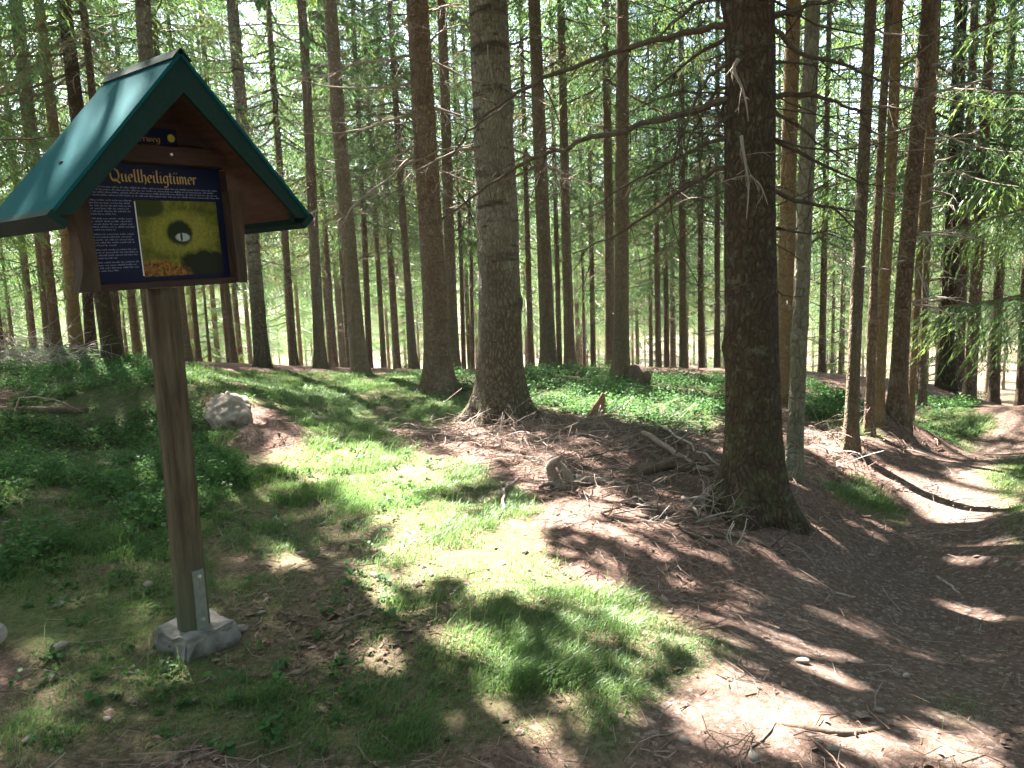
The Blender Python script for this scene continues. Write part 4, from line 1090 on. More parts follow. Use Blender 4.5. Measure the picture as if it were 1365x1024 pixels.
# post
HX, HY = -0.042, 0.056                          # the post stands a little behind and beside the middle of the board
hz = np.linspace(zg + 0.08, 1.60, 44); th = np.arange(28) * 2 * math.pi / 28
Hh, Th = np.meshgrid(hz, th, indexing='ij')
r = (0.069 - 0.004 * (Hh - 0.1)) * (1 + 0.03 * fbm(np.cos(Th) * 1.5, np.sin(Th) * 1.5, Hh * 1.2, 3) + 0.03 * fbm(np.cos(Th) * 6, np.sin(Th) * 6, Hh * 0.8, 3)
     + 0.06 * np.exp(-((Hh - 1.22) / 0.05) ** 2 - (np.angle(np.exp(1j * (Th + 1.2))) / 0.35) ** 2) + 0.05 * np.exp(-((Hh - 0.8) / 0.04) ** 2 - (np.angle(np.exp(1j * (Th + 2.2))) / 0.3) ** 2))
r *= 1 - 0.10 * np.exp(-(np.angle(np.exp(1j * (Th + 1.75 + 0.25 * np.sin(Hh * 4)))) / 0.05) ** 2) * ss(0.1, 0.3, Hh)     # drying crack
V = np.stack([HX + r * np.cos(Th), HY + r * np.sin(Th), Hh], -1).reshape(-1, 3)
i = np.arange(43)[:, None] * 28; j = np.arange(28)[None]; kk = (j + 1) % 28
post = bobj('post', POSTM, MB().add(V, [np.stack([i + j, i + kk, i + 28 + kk, i + 28 + j], -1).reshape(-1, 4), (np.arange(28) + 43 * 28)[None]]), smooth=True)
br_ = MB().add(*boxv((HX, HY - 0.071, zg + 0.235), (0.052, 0.008, 0.27)))
bracket = bobj('bracket', STEEL, br_, post)
for z in (zg + 0.345, zg + 0.145):
    V, F = tube(np.array([[HX, HY - 0.074, z], [HX, HY - 0.086, z]]), 0.0085, 8)
    bobj('bolt', BOLTM, MB().add(V, F), post)
# body of the board
bobj('back_panel', WOODB, MB().add(*boxv((-0.028, 0.06, 1.865), (0.70, 0.022, 0.47))))
bobj('bottom_rail', WOODB, MB().add(*boxv((-0.030, 0.030, 1.617), (0.72, 0.082, 0.026))))
zc = 2.105
while zc < 2.44:
    z1 = min(zc + 0.088, 2.452)
    hw = lambda z: max(0.012, (2.47 - z) * 0.851 - 0.005)
    V, F = prism([(-min(0.36, hw(zc)), zc), (min(0.36, hw(zc)), zc), (min(0.36, hw(z1)), z1), (-min(0.36, hw(z1)), z1)], 0.045 - 0.002 * (int(zc * 100) % 3), 0.068)
    bobj('gable_plank', WOODB, MB().add(V, F))
    zc = z1 + 0.004
def slab(x0, x1, seed):
    zs = np.linspace(1.605, 2.005, 15)
    e = lambda s_: 0.013 * fbm(zs * 7 + seed + s_, zs * 0, 0, 3)
    outer = [(x0 + a * 1.6 + 0.010 * math.sin(z * 11 + seed), z) for a, z in zip(e(0), zs)]
    inner = [(x1 + a * 0.3, z) for a, z in zip(e(9), zs)]
    poly = (outer + inner[::-1]) if x0 > x1 else (inner + outer[::-1])
    n = len(zs)
    b = MB()
    o_, i_ = np.array(outer), np.array(inner)
    yo, yi, yb = -0.022, -0.034, 0.046
    fo = np.stack([o_[:, 0], np.full(n, yo), o_[:, 1]], -1); fi = np.stack([i_[:, 0], np.full(n, yi), i_[:, 1]], -1)
    bo = np.stack([o_[:, 0], np.full(n, yb), o_[:, 1]], -1); bi = np.stack([i_[:, 0], np.full(n, yb), i_[:, 1]], -1)
    V = np.concatenate([fo, fi, bi, bo]); a = np.arange(n - 1)
    Q = [np.stack([p * n + a, p * n + a + 1, q * n + a + 1, q * n + a], -1) for p, q in ((0, 1), (1, 2), (2, 3), (3, 0))]
    Q.append(np.array([[0, n, 2 * n, 3 * n], [n - 1, 4 * n - 1, 3 * n - 1, 2 * n - 1]]))
    return b.add(V, [np.concatenate(Q)])
for x0, x1, sd in ((-0.402, -0.335, 1.0), (0.340, 0.272, 5.0)):
    bobj('side_slab', SLABM, slab(x0, x1, sd))
bobj('crossbeam', WOODB, MB().add(*boxv((-0.014, 0.004, 2.140), (0.57, 0.078, 0.066))))
V, F = tube(np.array([[0.02, -0.034, 2.142], [0.02, -0.042, 2.142]]), 0.006, 8)
bobj('screw', BOLTM, MB().add(V, F))
panel = bobj('text_panel', PANELM, MB().add(*boxv((-0.030, 0.030, 1.868), (0.602, 0.014, 0.472))))
FY = 0.023                                     # front face of the panel
# nib-pen lettering
GL = {'u': (0.72, [[(0, .95), (.08, 1), (.08, .18), (.22, 0), (.5, .2)], [(.52, 1), (.52, .1), (.66, 0)]]),
      'e': (0.62, [[(.08, .48), (.52, .62), (.46, .92), (.26, 1), (.06, .72), (.06, .28), (.24, 0), (.54, .18)]]),
      'l': (0.36, [[(.02, 1.6), (.1, 1.68), (.1, .12), (.26, 0)]]),
      'h': (0.66, [[(.0, 1.6), (.08, 1.68), (.08, 0)], [(.08, .78), (.32, 1), (.5, .82), (.52, .2), (.4, -.2)]]),
      'i': (0.34, [[(.02, .92), (.1, 1), (.1, .12), (.24, 0)], [(.06, 1.36), (.15, 1.46)]]),
      'g': (0.68, [[(.5, .95), (.22, 1), (.05, .66), (.08, .2), (.28, .02), (.52, .28)], [(.54, 1), (.54, -.25), (.36, -.55), (.08, -.42)]]),
      't': (0.46, [[(.16, 1.4), (.16, .12), (.3, 0), (.42, .1)], [(0, 1), (.38, 1)]]),
      'm': (1.0, [[(.0, .92), (.08, 1), (.08, 0)], [(.08, .78), (.28, 1), (.42, .84), (.42, 0)], [(.42, .78), (.64, 1), (.78, .84), (.78, .1), (.92, 0)]]),
      'r': (0.5, [[(.0, .92), (.08, 1), (.08, 0)], [(.08, .74), (.28, 1), (.42, .86)]]),
      'Q': (1.22, [[(.55 + .48 * math.cos(t), .8 + .8 * math.sin(t)) for t in np.linspace(1.2, 7.4, 15)], [(.48, .32), (.72, .12), (1.1, -.22)]]),
      'K': (0.9, [[(.08, 1.6), (.08, 0)], [(.7, 1.6), (.1, .8), (.78, 0)]]),
      'o': (0.66, [[(.3 + .26 * math.cos(t), .5 + .48 * math.sin(t)) for t in np.linspace(0.5, 6.8, 9)]]),
      's': (0.54, [[(.46, .86), (.26, 1), (.08, .78), (.4, .4), (.34, .08), (.06, .1)]]),
      'w': (0.95, [[(.04, 1), (.1, .15), (.26, 0), (.42, .2), (.42, .95)], [(.42, .2), (.62, 0), (.8, .3), (.8, 1)]]), ' ': (0.4, [])}
GL['ü'] = (0.72, GL['u'][1] + [[(.06, 1.32), (.2, 1.52)], [(.42, 1.32), (.56, 1.52)]])
def letters(text, x0, z0, xh, y, width=None, nib=0.20):
    tot = sum(GL[c][0] + 0.07 for c in text)
    sx = width / tot if width else xh
    b = MB(); x = x0; cnt = 0
    nv = np.array([math.cos(0.6), math.sin(0.6)]) * nib / 2
    for c in text:
        w_, strokes = GL[c]
        for st in strokes:
            for (ax1, az1), (ax2, az2) in zip(st[:-1], st[1:]):
                pts = [(ax1 - nv[0], az1 - nv[1]), (ax1 + nv[0], az1 + nv[1]), (ax2 + nv[0], az2 + nv[1]), (ax2 - nv[0], az2 - nv[1])]
                yy = y - 0.0012 - 0.00003 * (cnt % 7); cnt += 1
                V = np.array([[x + p * sx, yy, z0 + q * xh] for p, q in pts])
                if np.cross(V[1] - V[0], V[2] - V[0])[1] > 0:
                    V = V[::-1]
                b.add(V, np.array([[0, 1, 2, 3]]))
        x += (w_ + 0.07) * sx
    return b
bobj('title_lettering', GOLD, letters('Quellheiligtümer', -0.215, 2.032, 0.0300, FY, 0.375, 0.21), panel)
rw = np.random.default_rng(77)
b = MB(); cnt = 0
def text_line(x0, x1, z, h):
    """a line of the small print, too small to read in the photograph: word-long rows of pen marks"""
    global cnt
    x = x0
    while x < x1 - 0.006:
        wl = min(rw.uniform(0.008, 0.034), x1 - x)
        q = x
        while q < x + wl:
            a = rw.uniform(0.0014, 0.0030)
            hh = h * rw.choice([0.55, 0.6, 0.95])
            yy = FY - 0.0012 - 0.00003 * (cnt % 5); cnt += 1
            b.add(np.array([[q, yy, z], [q + a, yy, z], [q + a, yy, z + hh], [q, yy, z + hh]]), np.array([[0, 1, 2, 3]]))
            q += a + 0.0011
        x += wl + 0.0055
for i in range(4):
    text_line(-0.318 + (0.03 if i == 0 else 0), 0.255 - (0.02 if i == 1 else 0), 2.006 - i * 0.0105, 0.0066)
zt, par = 1.955, [6, 5, 5, 4, 4]
for np_ in par:
    for i in range(np_):
        text_line(-0.318 + (0.012 if i == 0 else 0), -0.140 - (rw.uniform(0.04, 0.09) if i == np_ - 1 else rw.uniform(0, 0.012)), zt, 0.0062)
        zt -= 0.0108
    zt -= 0.0065
tag(bobj('body_text', PALEINK, b, panel), kind='stuff')
pp = MB().add(*boxv((0, 0, 0), (0.362, 0.002, 0.310)))
ph_ = pp.obj('photo_print', PHOTOM, panel, False, (0.056 - 0.206 * TILT, FY - 0.0012, 1.806 + 0.056 * TILT)); ph_.rotation_euler = (0, -TILT, 0)
V, F = boxv((-0.1288, FY - 0.0010, 1.806), (0.004, 0.0014, 0.30)); bobj('white_rule', WHITE, MB().add(V, F), panel)
sm = bobj('name_plate', PANELM, MB().add(*boxv((-0.03, 0.036, 2.223), (0.25, 0.010, 0.066))))
bobj('plate_lettering', GOLD, letters('Klosterweg', -0.150, 2.199, 0.0150, 0.031, 0.17, 0.2), sm)
b = MB()
for i, q in enumerate(np.arange(-0.09, -0.035, 0.0052)):
    hh = [0.010, 0.016, 0.010, 0.011, 0.016][i % 5]
    b.add(np.array([[q, 0.0297, 2.231], [q + 0.0026, 0.0297, 2.231], [q + 0.0038, 0.0297, 2.231 + hh], [q + 0.0012, 0.0297, 2.231 + hh]]), np.array([[0, 1, 2, 3]]))
bobj('small_lettering', GOLD, b, sm)
a = np.linspace(0, 2 * math.pi, 20, endpoint=False)
V = np.stack([0.068 + 0.0165 * np.cos(a), np.full(20, 0.0296), 2.219 + 0.0165 * np.sin(a)], -1)
bobj('emblem', YELLOW, MB().add(V, [np.arange(20)[None]]), sm)
# roof
AX, AZ, EX, EZ = 0.0, 2.500, 0.560, 1.880
sl_len = math.hypot(EX, AZ - EZ)
ux, uz = EX / sl_len, -(AZ - EZ) / sl_len                # down the slope
px_, pz_ = -uz, ux                                       # outward normal of the right slope (x, z)
for sg in (1, -1):
    def P2(d, n):                                        # d metres down the slope, n metres outwards
        return (sg * (AX + ux * d + px_ * n), AZ + uz * d + pz_ * n)
    def plate(d0, d1, n0, n1, y0, y1):
        poly = [P2(d0, n0), P2(d1, n0), P2(d1, n1), P2(d0, n1)]
        return prism(poly if sg < 0 else poly, y0, y1)
    rp = bobj('roof_panel', ROOFM, MB().add(*plate(0.006, sl_len - 0.0, -0.006, 0.006, -0.222, 0.335)))
    bobj('soffit_board', SOFFIT_LIT, MB().add(*plate(0.03, sl_len - 0.022, -0.026, -0.0085, -0.194, 0.30)))
    V, F = prism([P2(-0.0, -0.009), P2(sl_len - 0.004, -0.009), P2(sl_len - 0.02 - 0.03, -0.055), P2(0.096 * abs(uz) / ux * 1.0, -0.096)], -0.214, -0.196)
    bobj('bargeboard', TRIMM, MB().add(V, F))
    V, F = prism([P2(-0.0, -0.009), P2(sl_len - 0.004, -0.009), P2(sl_len - 0.02 - 0.03, -0.055), P2(0.096 * abs(uz) / ux, -0.096)], 0.302, 0.320)
    bobj('bargeboard', TRIMM, MB().add(V, F))
    bobj('eave_trim', TRIMM, MB().add(*plate(sl_len - 0.018, sl_len + 0.010, -0.062, 0.009, -0.225, 0.338)))
    bobj('ridge_cap', TRIMM, MB().add(*plate(-0.012, 0.045, 0.0085, 0.0145, -0.228, 0.345)))
    V, F = tube(np.array([[sg * 0.50, -0.16, 1.905], [sg * 0.50, -0.16, 1.862]]), 0.014, 8)
    bobj('knob', TRIMM, MB().add(V, F))
# the sun finds the left slope in a broken streak (kept free of boughs above)

# ------------------------------------------------------------------ boulders, stumps, sticks and stones
def px_ground(u, v):
    p = ground_hit(u, v)
    return np.array([p[0], p[1], gz1(p[0], p[1])])
def rock(name, label, u, v, r, seed, mat=STONE, cat='rock', sink=0.3, amp=0.3, sub=3, group=None):
    p = px_ground(u, v)
    V, F = lump((0, 0, r[2] * (1 - 2 * sink)), r, seed, amp, sub)
    o = MB().add(V, F).obj(name, mat, None, True, p)
    o.rotation_euler = (0, 0, seed * 1.7)
    return tag(o, label, cat, group)
rock('boulder', 'low pale sunlit rock beside the small soil mound behind the sign post', 308, 570, (0.30, 0.20, 0.22), 1.2, PALESTONE, sink=0.3, amp=0.42, sub=5)
def stick(name, label, pts, r, seed, mat=TWIG, cat='stick', lift=0.4, twigs=4, var=0.6, rise=None, group=None):
    """a fallen stick lying through the ground points seen at these photograph pixels"""
    rg = np.random.default_rng(seed)
    G = np.array([px_ground(u, v) for u, v in pts])
    base = G[0].copy()
    t = np.linspace(0, 1, len(G)); tt = np.linspace(0, 1, 9)
    P = np.stack([np.interp(tt, t, G[:, c]) for c in range(3)], -1)
    P[:, 2] = gz(P[:, 0], P[:, 1]) + r * lift
    if rise is not None:
        P[:, 2] += np.interp(tt, np.linspace(0, 1, len(rise)), rise)
    L = np.linalg.norm(P[-1] - P[0])
    P[1:-1] += rg.normal(0, 0.012 * L, (7, 3)) * np.array([1, 1, 0.4])
    b = MB()
    V, F = tube(P - base, np.linspace(r, r * 0.55, 9), 7)
    b.add(V, F, var)
    o = b.obj(name, mat, None, True, base)
    tag(o, label, cat, group)
    d = (P[-1] - P[0]) / L
    for q in range(twigs):
        s = rg.uniform(0.2, 0.95)
        q_ = np.array([np.interp(s, tt, P[:, c]) for c in range(3)]) - base
        b = MB(); dead_branch(b, q_, d * 0.6 + rg.normal(0, 0.5, 3) * np.array([1, 1, 0.4]) + [0, 0, 0.45], rg.uniform(0.12, 0.35) * min(1, L + 0.2), r * 0.35, rg, 2, 3, 0.3, var, 4)
        b.obj('twig', mat, o)
    return o
# upright shard of a broken stump behind the litter bank
p = px_ground(796, 560)
b = MB()
hh = np.linspace(-0.05, 0.27, 9); th = np.arange(12) * 2 * math.pi / 12
Hh, Th = np.meshgrid(hh, th, indexing='ij')
rr = np.interp(Hh, [-0.05, 0.03, 0.12, 0.2, 0.27], [0.13, 0.10, 0.075, 0.045, 0.008]) * (1 + 0.25 * fbm(np.cos(Th) * 2, np.sin(Th) * 2, Hh * 8, 3))
V = np.stack([0.06 * ss(0, 0.27, Hh) + rr * np.cos(Th), 0.5 * rr * np.sin(Th), Hh], -1).reshape(-1, 3)
i = np.arange(8)[:, None] * 12; j = np.arange(12)[None]; kk = (j + 1) % 12
tag(b.add(V, [np.stack([i + j, i + kk, i + 12 + kk, i + 12 + j], -1).reshape(-1, 4), (np.arange(12) + 96)[None]]).obj('stump_shard', SHARD, None, True, p),
    'pointed reddish shard of rotten stump standing at the edge of the sunny bilberries', 'stump')
# weathered root fragment standing up with a decayed limb beside it
p = px_ground(750, 648)
rg = np.random.default_rng(4)
root = thing('root_fragment', 'grey weathered upright root fragment with a hollow foot on the litter bank', 'root', p)
for nm, pts, r_ in (('prong', [(-0.02, 0.02, -0.03), (-0.07, 0.03, 0.10), (-0.08, 0.02, 0.20), (-0.03, 0.0, 0.28), (0.0, 0.0, 0.33)], [0.05, 0.045, 0.035, 0.028, 0.012]),
                    ('prong', [(0.06, -0.02, -0.03), (0.05, 0.0, 0.08), (0.01, 0.0, 0.18), (-0.03, 0.01, 0.26)], [0.045, 0.04, 0.035, 0.02]), ('prong', [(-0.10, -0.02, 0.0), (-0.02, -0.05, 0.02), (0.06, -0.05, 0.015)], [0.02, 0.03, 0.02]), ('prong', [(0.02, 0.0, 0.0), (0.14, 0.0, 0.05), (0.24, -0.02, 0.04), (0.36, 0.02, 0.0)], [0.035, 0.03, 0.024, 0.012]), ('prong', [(0.0, -0.02, 0.02), (-0.10, -0.06, 0.06), (-0.17, -0.03, 0.02)], [0.025, 0.02, 0.008])):
    P = np.array(pts) * np.array([1.1, 1.1, 0.72]); t = np.linspace(0, 1, len(P)); tt = np.linspace(0, 1, 12)
    Q = np.stack([np.interp(tt, t, P[:, c]) for c in range(3)], -1)
    V, F = tube(Q, np.interp(tt, t, r_), 10)
    V = V + 0.022 * np.stack([fbm(V[:, 0] * 25, V[:, 1] * 25, V[:, 2] * 12 + c, 3) for c in range(3)], -1)
    MB().add(V, F).obj(nm, GREYWOOD, root)
def log(name, label, pts, r, seed, mat, cat='log', taper=0.7):
    G = np.array([px_ground(u, v) for u, v in pts]); base = G[0].copy()
    t = np.linspace(0, 1, len(G)); tt = np.linspace(0, 1, 18)
    P = np.stack([np.interp(tt, t, G[:, c]) for c in range(3)], -1); P[:, 2] = gz(P[:, 0], P[:, 1]) + r * 0.35
    V, F = tube(P - base, np.linspace(r, r * taper, 18) * (1 + 0.2 * fbm(tt * 9 + seed, 0 * tt, 0, 3)), 10)
    V = V + 0.3 * r * np.stack([fbm(V[:, 0] * 14 + seed, V[:, 1] * 14, V[:, 2] * 14 + c * 5, 3) for c in range(3)], -1)
    return tag(MB().add(V, F).obj(name, mat, None, True, base), label, cat)
log('rotten_log', 'short decayed limb lying right of the grey root fragment', [(768, 640), (800, 642), (838, 648)], 0.045, 2.0, GREYWOOD, 'log', 0.4)
log('rotten_log', 'dark decaying log across the bank left of the thick dark spruce', [(850, 632), (895, 622), (945, 632)], 0.055, 5.0, ROTTEN)
log('fallen_log', 'dark mossy log among bilberries at the left edge', [(-20, 548), (50, 553), (118, 553)], 0.05, 8.0, ROTTEN)
stick('fallen_pole', 'straight brown fallen pole leaning down toward the thick dark spruce', [(858, 588), (905, 616), (945, 642)], 0.028, 11, TWIG, 'pole', 1.0, 7, 0.65, [0.06, 0.05, 0.03])
stick('stick', 'long pale stick above the fallen brown pole', [(884, 588), (920, 612), (958, 634)], 0.012, 12, TWIG_PALE, lift=2, rise=[0.1, 0.09, 0.05])
stick('stick', 'pale thin stick standing tilted at the edge of the grass by the litter bank', [(669, 692), (671, 672), (676, 655)], 0.012, 13, TWIG_PALE, rise=[0.0, 0.06, 0.03], twigs=2)
stick('stick', 'pale short stick on the bank left of the dark spruce foot', [(910, 662), (925, 680), (936, 696)], 0.014, 14, TWIG_PALE, twigs=1)
stick('fallen_branch', 'long dark branch lying below the foot of the thick dark spruce', [(920, 718), (975, 722), (1046, 742)], 0.016, 15, TWIG_DARK, 'branch', twigs=3, var=0.3)
stick('fallen_branch', 'curved dark branch lying low across the bottom of the litter bank', [(850, 690), (900, 712), (960, 735)], 0.018, 16, TWIG_DARK, 'branch', twigs=4, var=0.3)
stick('stick', 'short pale stick in the grass near the centre bare patch', [(364, 681), (374, 694), (386, 705)], 0.012, 17, TWIG_PALE, twigs=1)
stick('stick', 'forked grey stick in the dark bilberries left of the post', [(44, 718), (68, 712), (92, 702)], 0.011, 18, TWIG_PALE, twigs=2, var=0.4)
stick('stick', 'thin grey stick crossing the forked one left of the post', [(55, 718), (64, 728), (72, 738)], 0.010, 19, TWIG_PALE, twigs=0, var=0.4)
stick('stick', 'thin straw-coloured stick on the shaded grass in front', [(640, 890), (665, 892), (691, 888)], 0.006, 20, TWIG_PALE, twigs=0)
stick('stick', 'bent dead branch over the dark log at the left edge', [(18, 562), (25, 548), (60, 546), (110, 556)], 0.011, 21, TWIG, lift=1, twigs=2, rise=[0.02, 0.12, 0.10, 0.02])
stick('stick', 'pale straight stick lying on the shaded path', [(1250, 771), (1264, 781), (1279, 791)], 0.010, 22, TWIG_PALE, twigs=0)
stick('stick', 'thin pale stick on the dark middle of the path', [(1113, 793), (1126, 795), (1140, 798)], 0.006, 23, TWIG_PALE, twigs=0)
stick('stick', 'fine dark stick on the sunlit sand of the path', [(1000, 1003), (1020, 990), (1036, 970)], 0.005, 24, TWIG, twigs=2, var=0.3)
stick('tree_root', 'bare root crossing the sunlit path at the bottom', [(1034, 968), (1104, 981), (1187, 972), (1277, 984)], 0.020, 25, ROTTEN, 'root', -0.35, 0, 0.6)
stick('fallen_branch', 'pale fallen branch in front of the stout grey trunk', [(600, 585), (650, 580), (700, 590)], 0.012, 26, TWIG_PALE, 'branch', twigs=5)
stick('fallen_branch', 'sunlit fallen branch beside the stump shard', [(756, 572), (790, 563), (830, 558)], 0.020, 27, TWIG, 'branch', twigs=6, var=0.8, rise=[0, 0.05, 0.02])
stick('fallen_branch', 'bowed pale branch on the sunlit litter right of the stout trunk foot', [(678, 580), (700, 580), (722, 590), (728, 605)], 0.010, 28, TWIG_PALE, 'branch', twigs=3, rise=[0, 0.05, 0.04, 0])
stick('fallen_branch', 'grey fallen branch between boulders and stout grey trunk', [(470, 590), (520, 575), (560, 580)], 0.012, 29, TWIG, 'branch', twigs=4)
rz = np.random.default_rng(61)
for i in range(46):        # brush on the litter bank: every longer branch a thing of its own
    u, v = rz.uniform(620, 960), rz.uniform(565, 705)
    if v > 600 + (u - 620) * 0.5 or v < 560 + max(0, (u - 760)) * 0.12:
        continue
    a = rz.normal(0.35, 0.5); l = rz.uniform(18, 46)
    stick('fallen_branch', 'bare twiggy branch lying in the brushwood on the litter bank', [(u, v), (u + l * math.cos(a), v + 0.4 * l * math.sin(a) + 4), (u + 2 * l * math.cos(a), v + 0.8 * l * math.sin(a))], rz.uniform(0.004, 0.008), 500 + i,
          [TWIG, TWIG_PALE, TWIG_DARK][rz.integers(3)], 'branch', 1.0, 3, rz.uniform(0.3, 0.9), [0, rz.uniform(0.02, 0.10), rz.uniform(0, 0.10)], 'loose branches on the litter bank')
# dry seedlings on the bank
def dry_plant(label, u, v, h, seed):
    p = px_ground(u, v); rg = np.random.default_rng(seed)
    t = thing('dry_seedling', label, 'plant', p)
    for q in range(3):
        b = MB(); dead_branch(b, np.array([0, 0, -0.02]), [rg.normal(0, 0.3), rg.normal(0, 0.3), 1], h * rg.uniform(0.6, 1), 0.005, rg, 5, 4, 0.05, 0.8, 5); b.obj('stem', TWIG_PALE, t)
dry_plant('dry pale twiggy seedling at the foot of the thick dark spruce', 978, 735, 0.24, 1)
dry_plant('dry twiggy seedling left of the foot of the thick dark spruce', 946, 690, 0.26, 2)
for i, (u, v, r, lab) in enumerate([(1005, 1012, 0.028, 'small pale stone lying on the sunlit path at the bottom'), (912, 999, 0.026, 'grey stone at the left verge of the sunlit path'), (1112, 1006, 0.024, 'grey stone by the path root, right of the pale one'),
                                    (1172, 948, 0.024, 'dark reddish stone on the path above the root'), (322, 843, 0.045, 'flat tan stone among the litter right of the footing'), (349, 822, 0.025, 'pale little stone right of the flat tan stone'),
                                    (79, 812, 0.035, 'pale flat stone in the shaded grass left of the post'), (42, 1000, 0.033, 'pale flat stone at the bottom left corner'), (143, 963, 0.022, 'small grey stone in the bare litter at bottom left'), (198, 786, 0.04, 'dark stone beside the footing at the left'),
                                    (1070, 892, 0.035, 'grey stone half sunk in the shaded path'), (1160, 742, 0.03, 'sunlit stone in the middle of the path'), (1208, 905, 0.025, 'light stone on the shaded right half of the path'), (700, 742, 0.03, 'stone in the sunlit end of the litter bank'),
                                    (80, 868, 0.05, 'sunlit tan stone in the shaded grass at left'), (575, 770, 0.025, 'small stone on the bare patch in the grass'), (500, 773, 0.03, 'pale stone on the bare ground in mid grass'), (402, 738, 0.03, 'tan stone on the bare ground right of the post')]):
    rock('stone', lab, u, v, (r * 0.85, r * 0.55, r * 0.38), 10.3 + i * 2.1, STONE, 'stone', 0.15, 0.4, 2)
p = px_ground(-6, 862)
V, F = tube(np.array([[0, 0, 0.0], [0, 0, 0.03]]), 0.075, 18)
o = MB().add(V, F).obj('wood_disc', TWIG_PALE, None, True, p + np.array([0, 0, 0.05])); o.rotation_euler = (1.1, 0.2, 0.5); o.scale = (0.7, 0.7, 0.7)
tag(o, 'whitish round disc cut by the left edge, lying in the grass', 'disc')
# old stump at the foot of the olive-brown spruce
p = px_ground(846, 509)
V, F = lump((0, 0, 0.05), (0.22, 0.2, 0.22), 9.0, 0.5, 3)
tag(MB().add(V, F).obj('old_stump', ROTTEN, None, True, p), 'dark old stump at the foot of the olive-brown spruce', 'stump')

# ------------------------------------------------------------------ ground cover, too fine to count
def scatter(W, n, rg, x0=None):
    """n random points with density W over the ground map"""
    c = np.cumsum(W.ravel()); k = np.searchsorted(c, rg.random(n) * c[-1])
    i, j = np.unravel_index(k, W.shape)
    return mx[i] + rg.uniform(-GS / 2, GS / 2, n), my[j] + rg.uniform(-GS / 2, GS / 2, n)
rc = np.random.default_rng(9)
visible = ((np.abs(MX) < 0.80 * MY + 1.2) & (MY > 1.1)).astype(float)
dist = np.hypot(MX, MY)
clump = ss(-0.35, 0.35, fbm(MX * 2.6, MY * 2.6, 8, 3))
WG = M_GRASS * visible * (0.02 + clump) * (0.55 + 0.9 * ss(-0.1, 0.4, fbm(MX * 6, MY * 6, 1, 2))) / np.clip(dist, 2.2, 9) ** 1.1
NG = 165000
x, y = scatter(WG, NG, rc)
tall = look(ss(-0.2, 0.5, fbm(MX * 1.3 + 9, MY * 1.3, 2, 3)) + 1.3 * ss(0.12, 0.5, fbm(MX * 5 + 2, MY * 5, 7, 2)), x, y)
stalk = rc.random(NG) < 0.012
edge = look(np.clip(M_GRASS, 0, 1), x, y)
h = rc.uniform(0.02, 0.06, NG) * (0.55 + 0.85 * tall) * (0.5 + 0.5 * edge)
z = gz(x, y)
sw = 2.5 * fbm(x * 0.9, y * 0.9, 0, 2)
az = sw + rc.normal(0, 0.9, NG)
ln = h * rc.uniform(0.4, 1.3, NG)
wd = rc.uniform(0.0010, 0.0020, NG) * np.clip(np.hypot(x, y) / 3.5, 1, 3)
dx, dy = np.cos(az), np.sin(az)
B = np.stack([x, y, z - 0.006], -1)
rt2 = rc.uniform(0, 6.28, NG)
h = np.where(stalk, h * 2.2 + 0.05, h)
S = np.stack([np.cos(rt2), np.sin(rt2), 0 * x], -1) * (wd * np.where(stalk, 0.55, 1))[:, None]
M1 = B + np.stack([dx * ln * 0.35, dy * ln * 0.35, h * 0.68], -1)
T1 = B + np.stack([dx * ln, dy * ln, h], -1)
V = np.stack([B - S, B + S, M1 + S * 0.8, M1 - S * 0.8, T1], 1).reshape(-1, 3)
o5 = np.arange(NG)[:, None] * 5
b = MB().add(V, [o5 + np.array([[0, 1, 2, 3]]), o5 + np.array([[3, 2, 4]])], np.repeat(np.clip(rc.normal(0.45, 0.22, NG) + 0.25 * look(fbm(MX, MY, 3, 3), x, y), 0, 1), 5))
tag(b.obj('grass', GRASSM, smooth=False), 'fine soft woodland grass on the open floor', kind='stuff')
# bilberry and seedlings
WB = (M_BERRY * (0.06 + ss(-0.25, 0.25, fbm(MX * 2.1 + 3, MY * 2.1, 5, 3))) + 0.05 * M_GRASS * (MX < -0.6)) * visible / np.clip(dist, 3, 12) ** 0.9
NP, NL = 9500, 15
x, y = scatter(WB, NP, rc)
hp = rc.uniform(0.05, 0.21, NP) * (0.7 + 0.6 * rc.random(NP)) * (0.4 + 0.6 * np.clip(look(M_BERRY, x, y) * 1.3, 0, 1))
z = gz(x, y)
B = np.repeat(np.stack([x, y, z], -1), NL, 0)
hh = np.repeat(hp, NL); n = NP * NL
fr = rc.uniform(0.3, 1.0, n); an = rc.uniform(0, 6.28, n); rad = hh * 0.55 * fr * rc.uniform(0.3, 1.1, n)
C0 = B + np.stack([np.cos(an) * rad, np.sin(an) * rad, hh * fr * rc.uniform(0.75, 1.0, n)], -1)
sz = rc.gamma(5.0, 0.0038, n) + 0.003 * np.clip(np.repeat(np.hypot(x, y), NL) / 6.5, 0.85, 1.5)
an2 = an + rc.normal(0, 0.8, n); tl = rc.normal(-0.1, 0.45, n)
D = np.stack([np.cos(an2) * np.cos(tl), np.sin(an2) * np.cos(tl), np.sin(tl)], -1)
Sd = np.cross(D, np.array([0, 0, 1.0])) ; Sd /= np.linalg.norm(Sd, axis=1)[:, None]
Sd = Sd + np.stack([0 * an, 0 * an, rc.normal(0, 0.4, n)], -1)
V = np.stack([C0, C0 + (0.5 * D + 0.42 * Sd) * sz[:, None], C0 + D * sz[:, None], C0 + (0.5 * D - 0.42 * Sd) * sz[:, None]], 1).reshape(-1, 3)
b = MB().add(V, np.arange(4 * n).reshape(n, 4), np.repeat(np.clip(rc.normal(0.4, 0.25, n) + 0.25 * fr, 0, 1), 4))
tag(b.obj('bilberry_leaves', BERRYM, smooth=False), 'low leafy bilberry cover on the mound and in the clearing', kind='stuff')
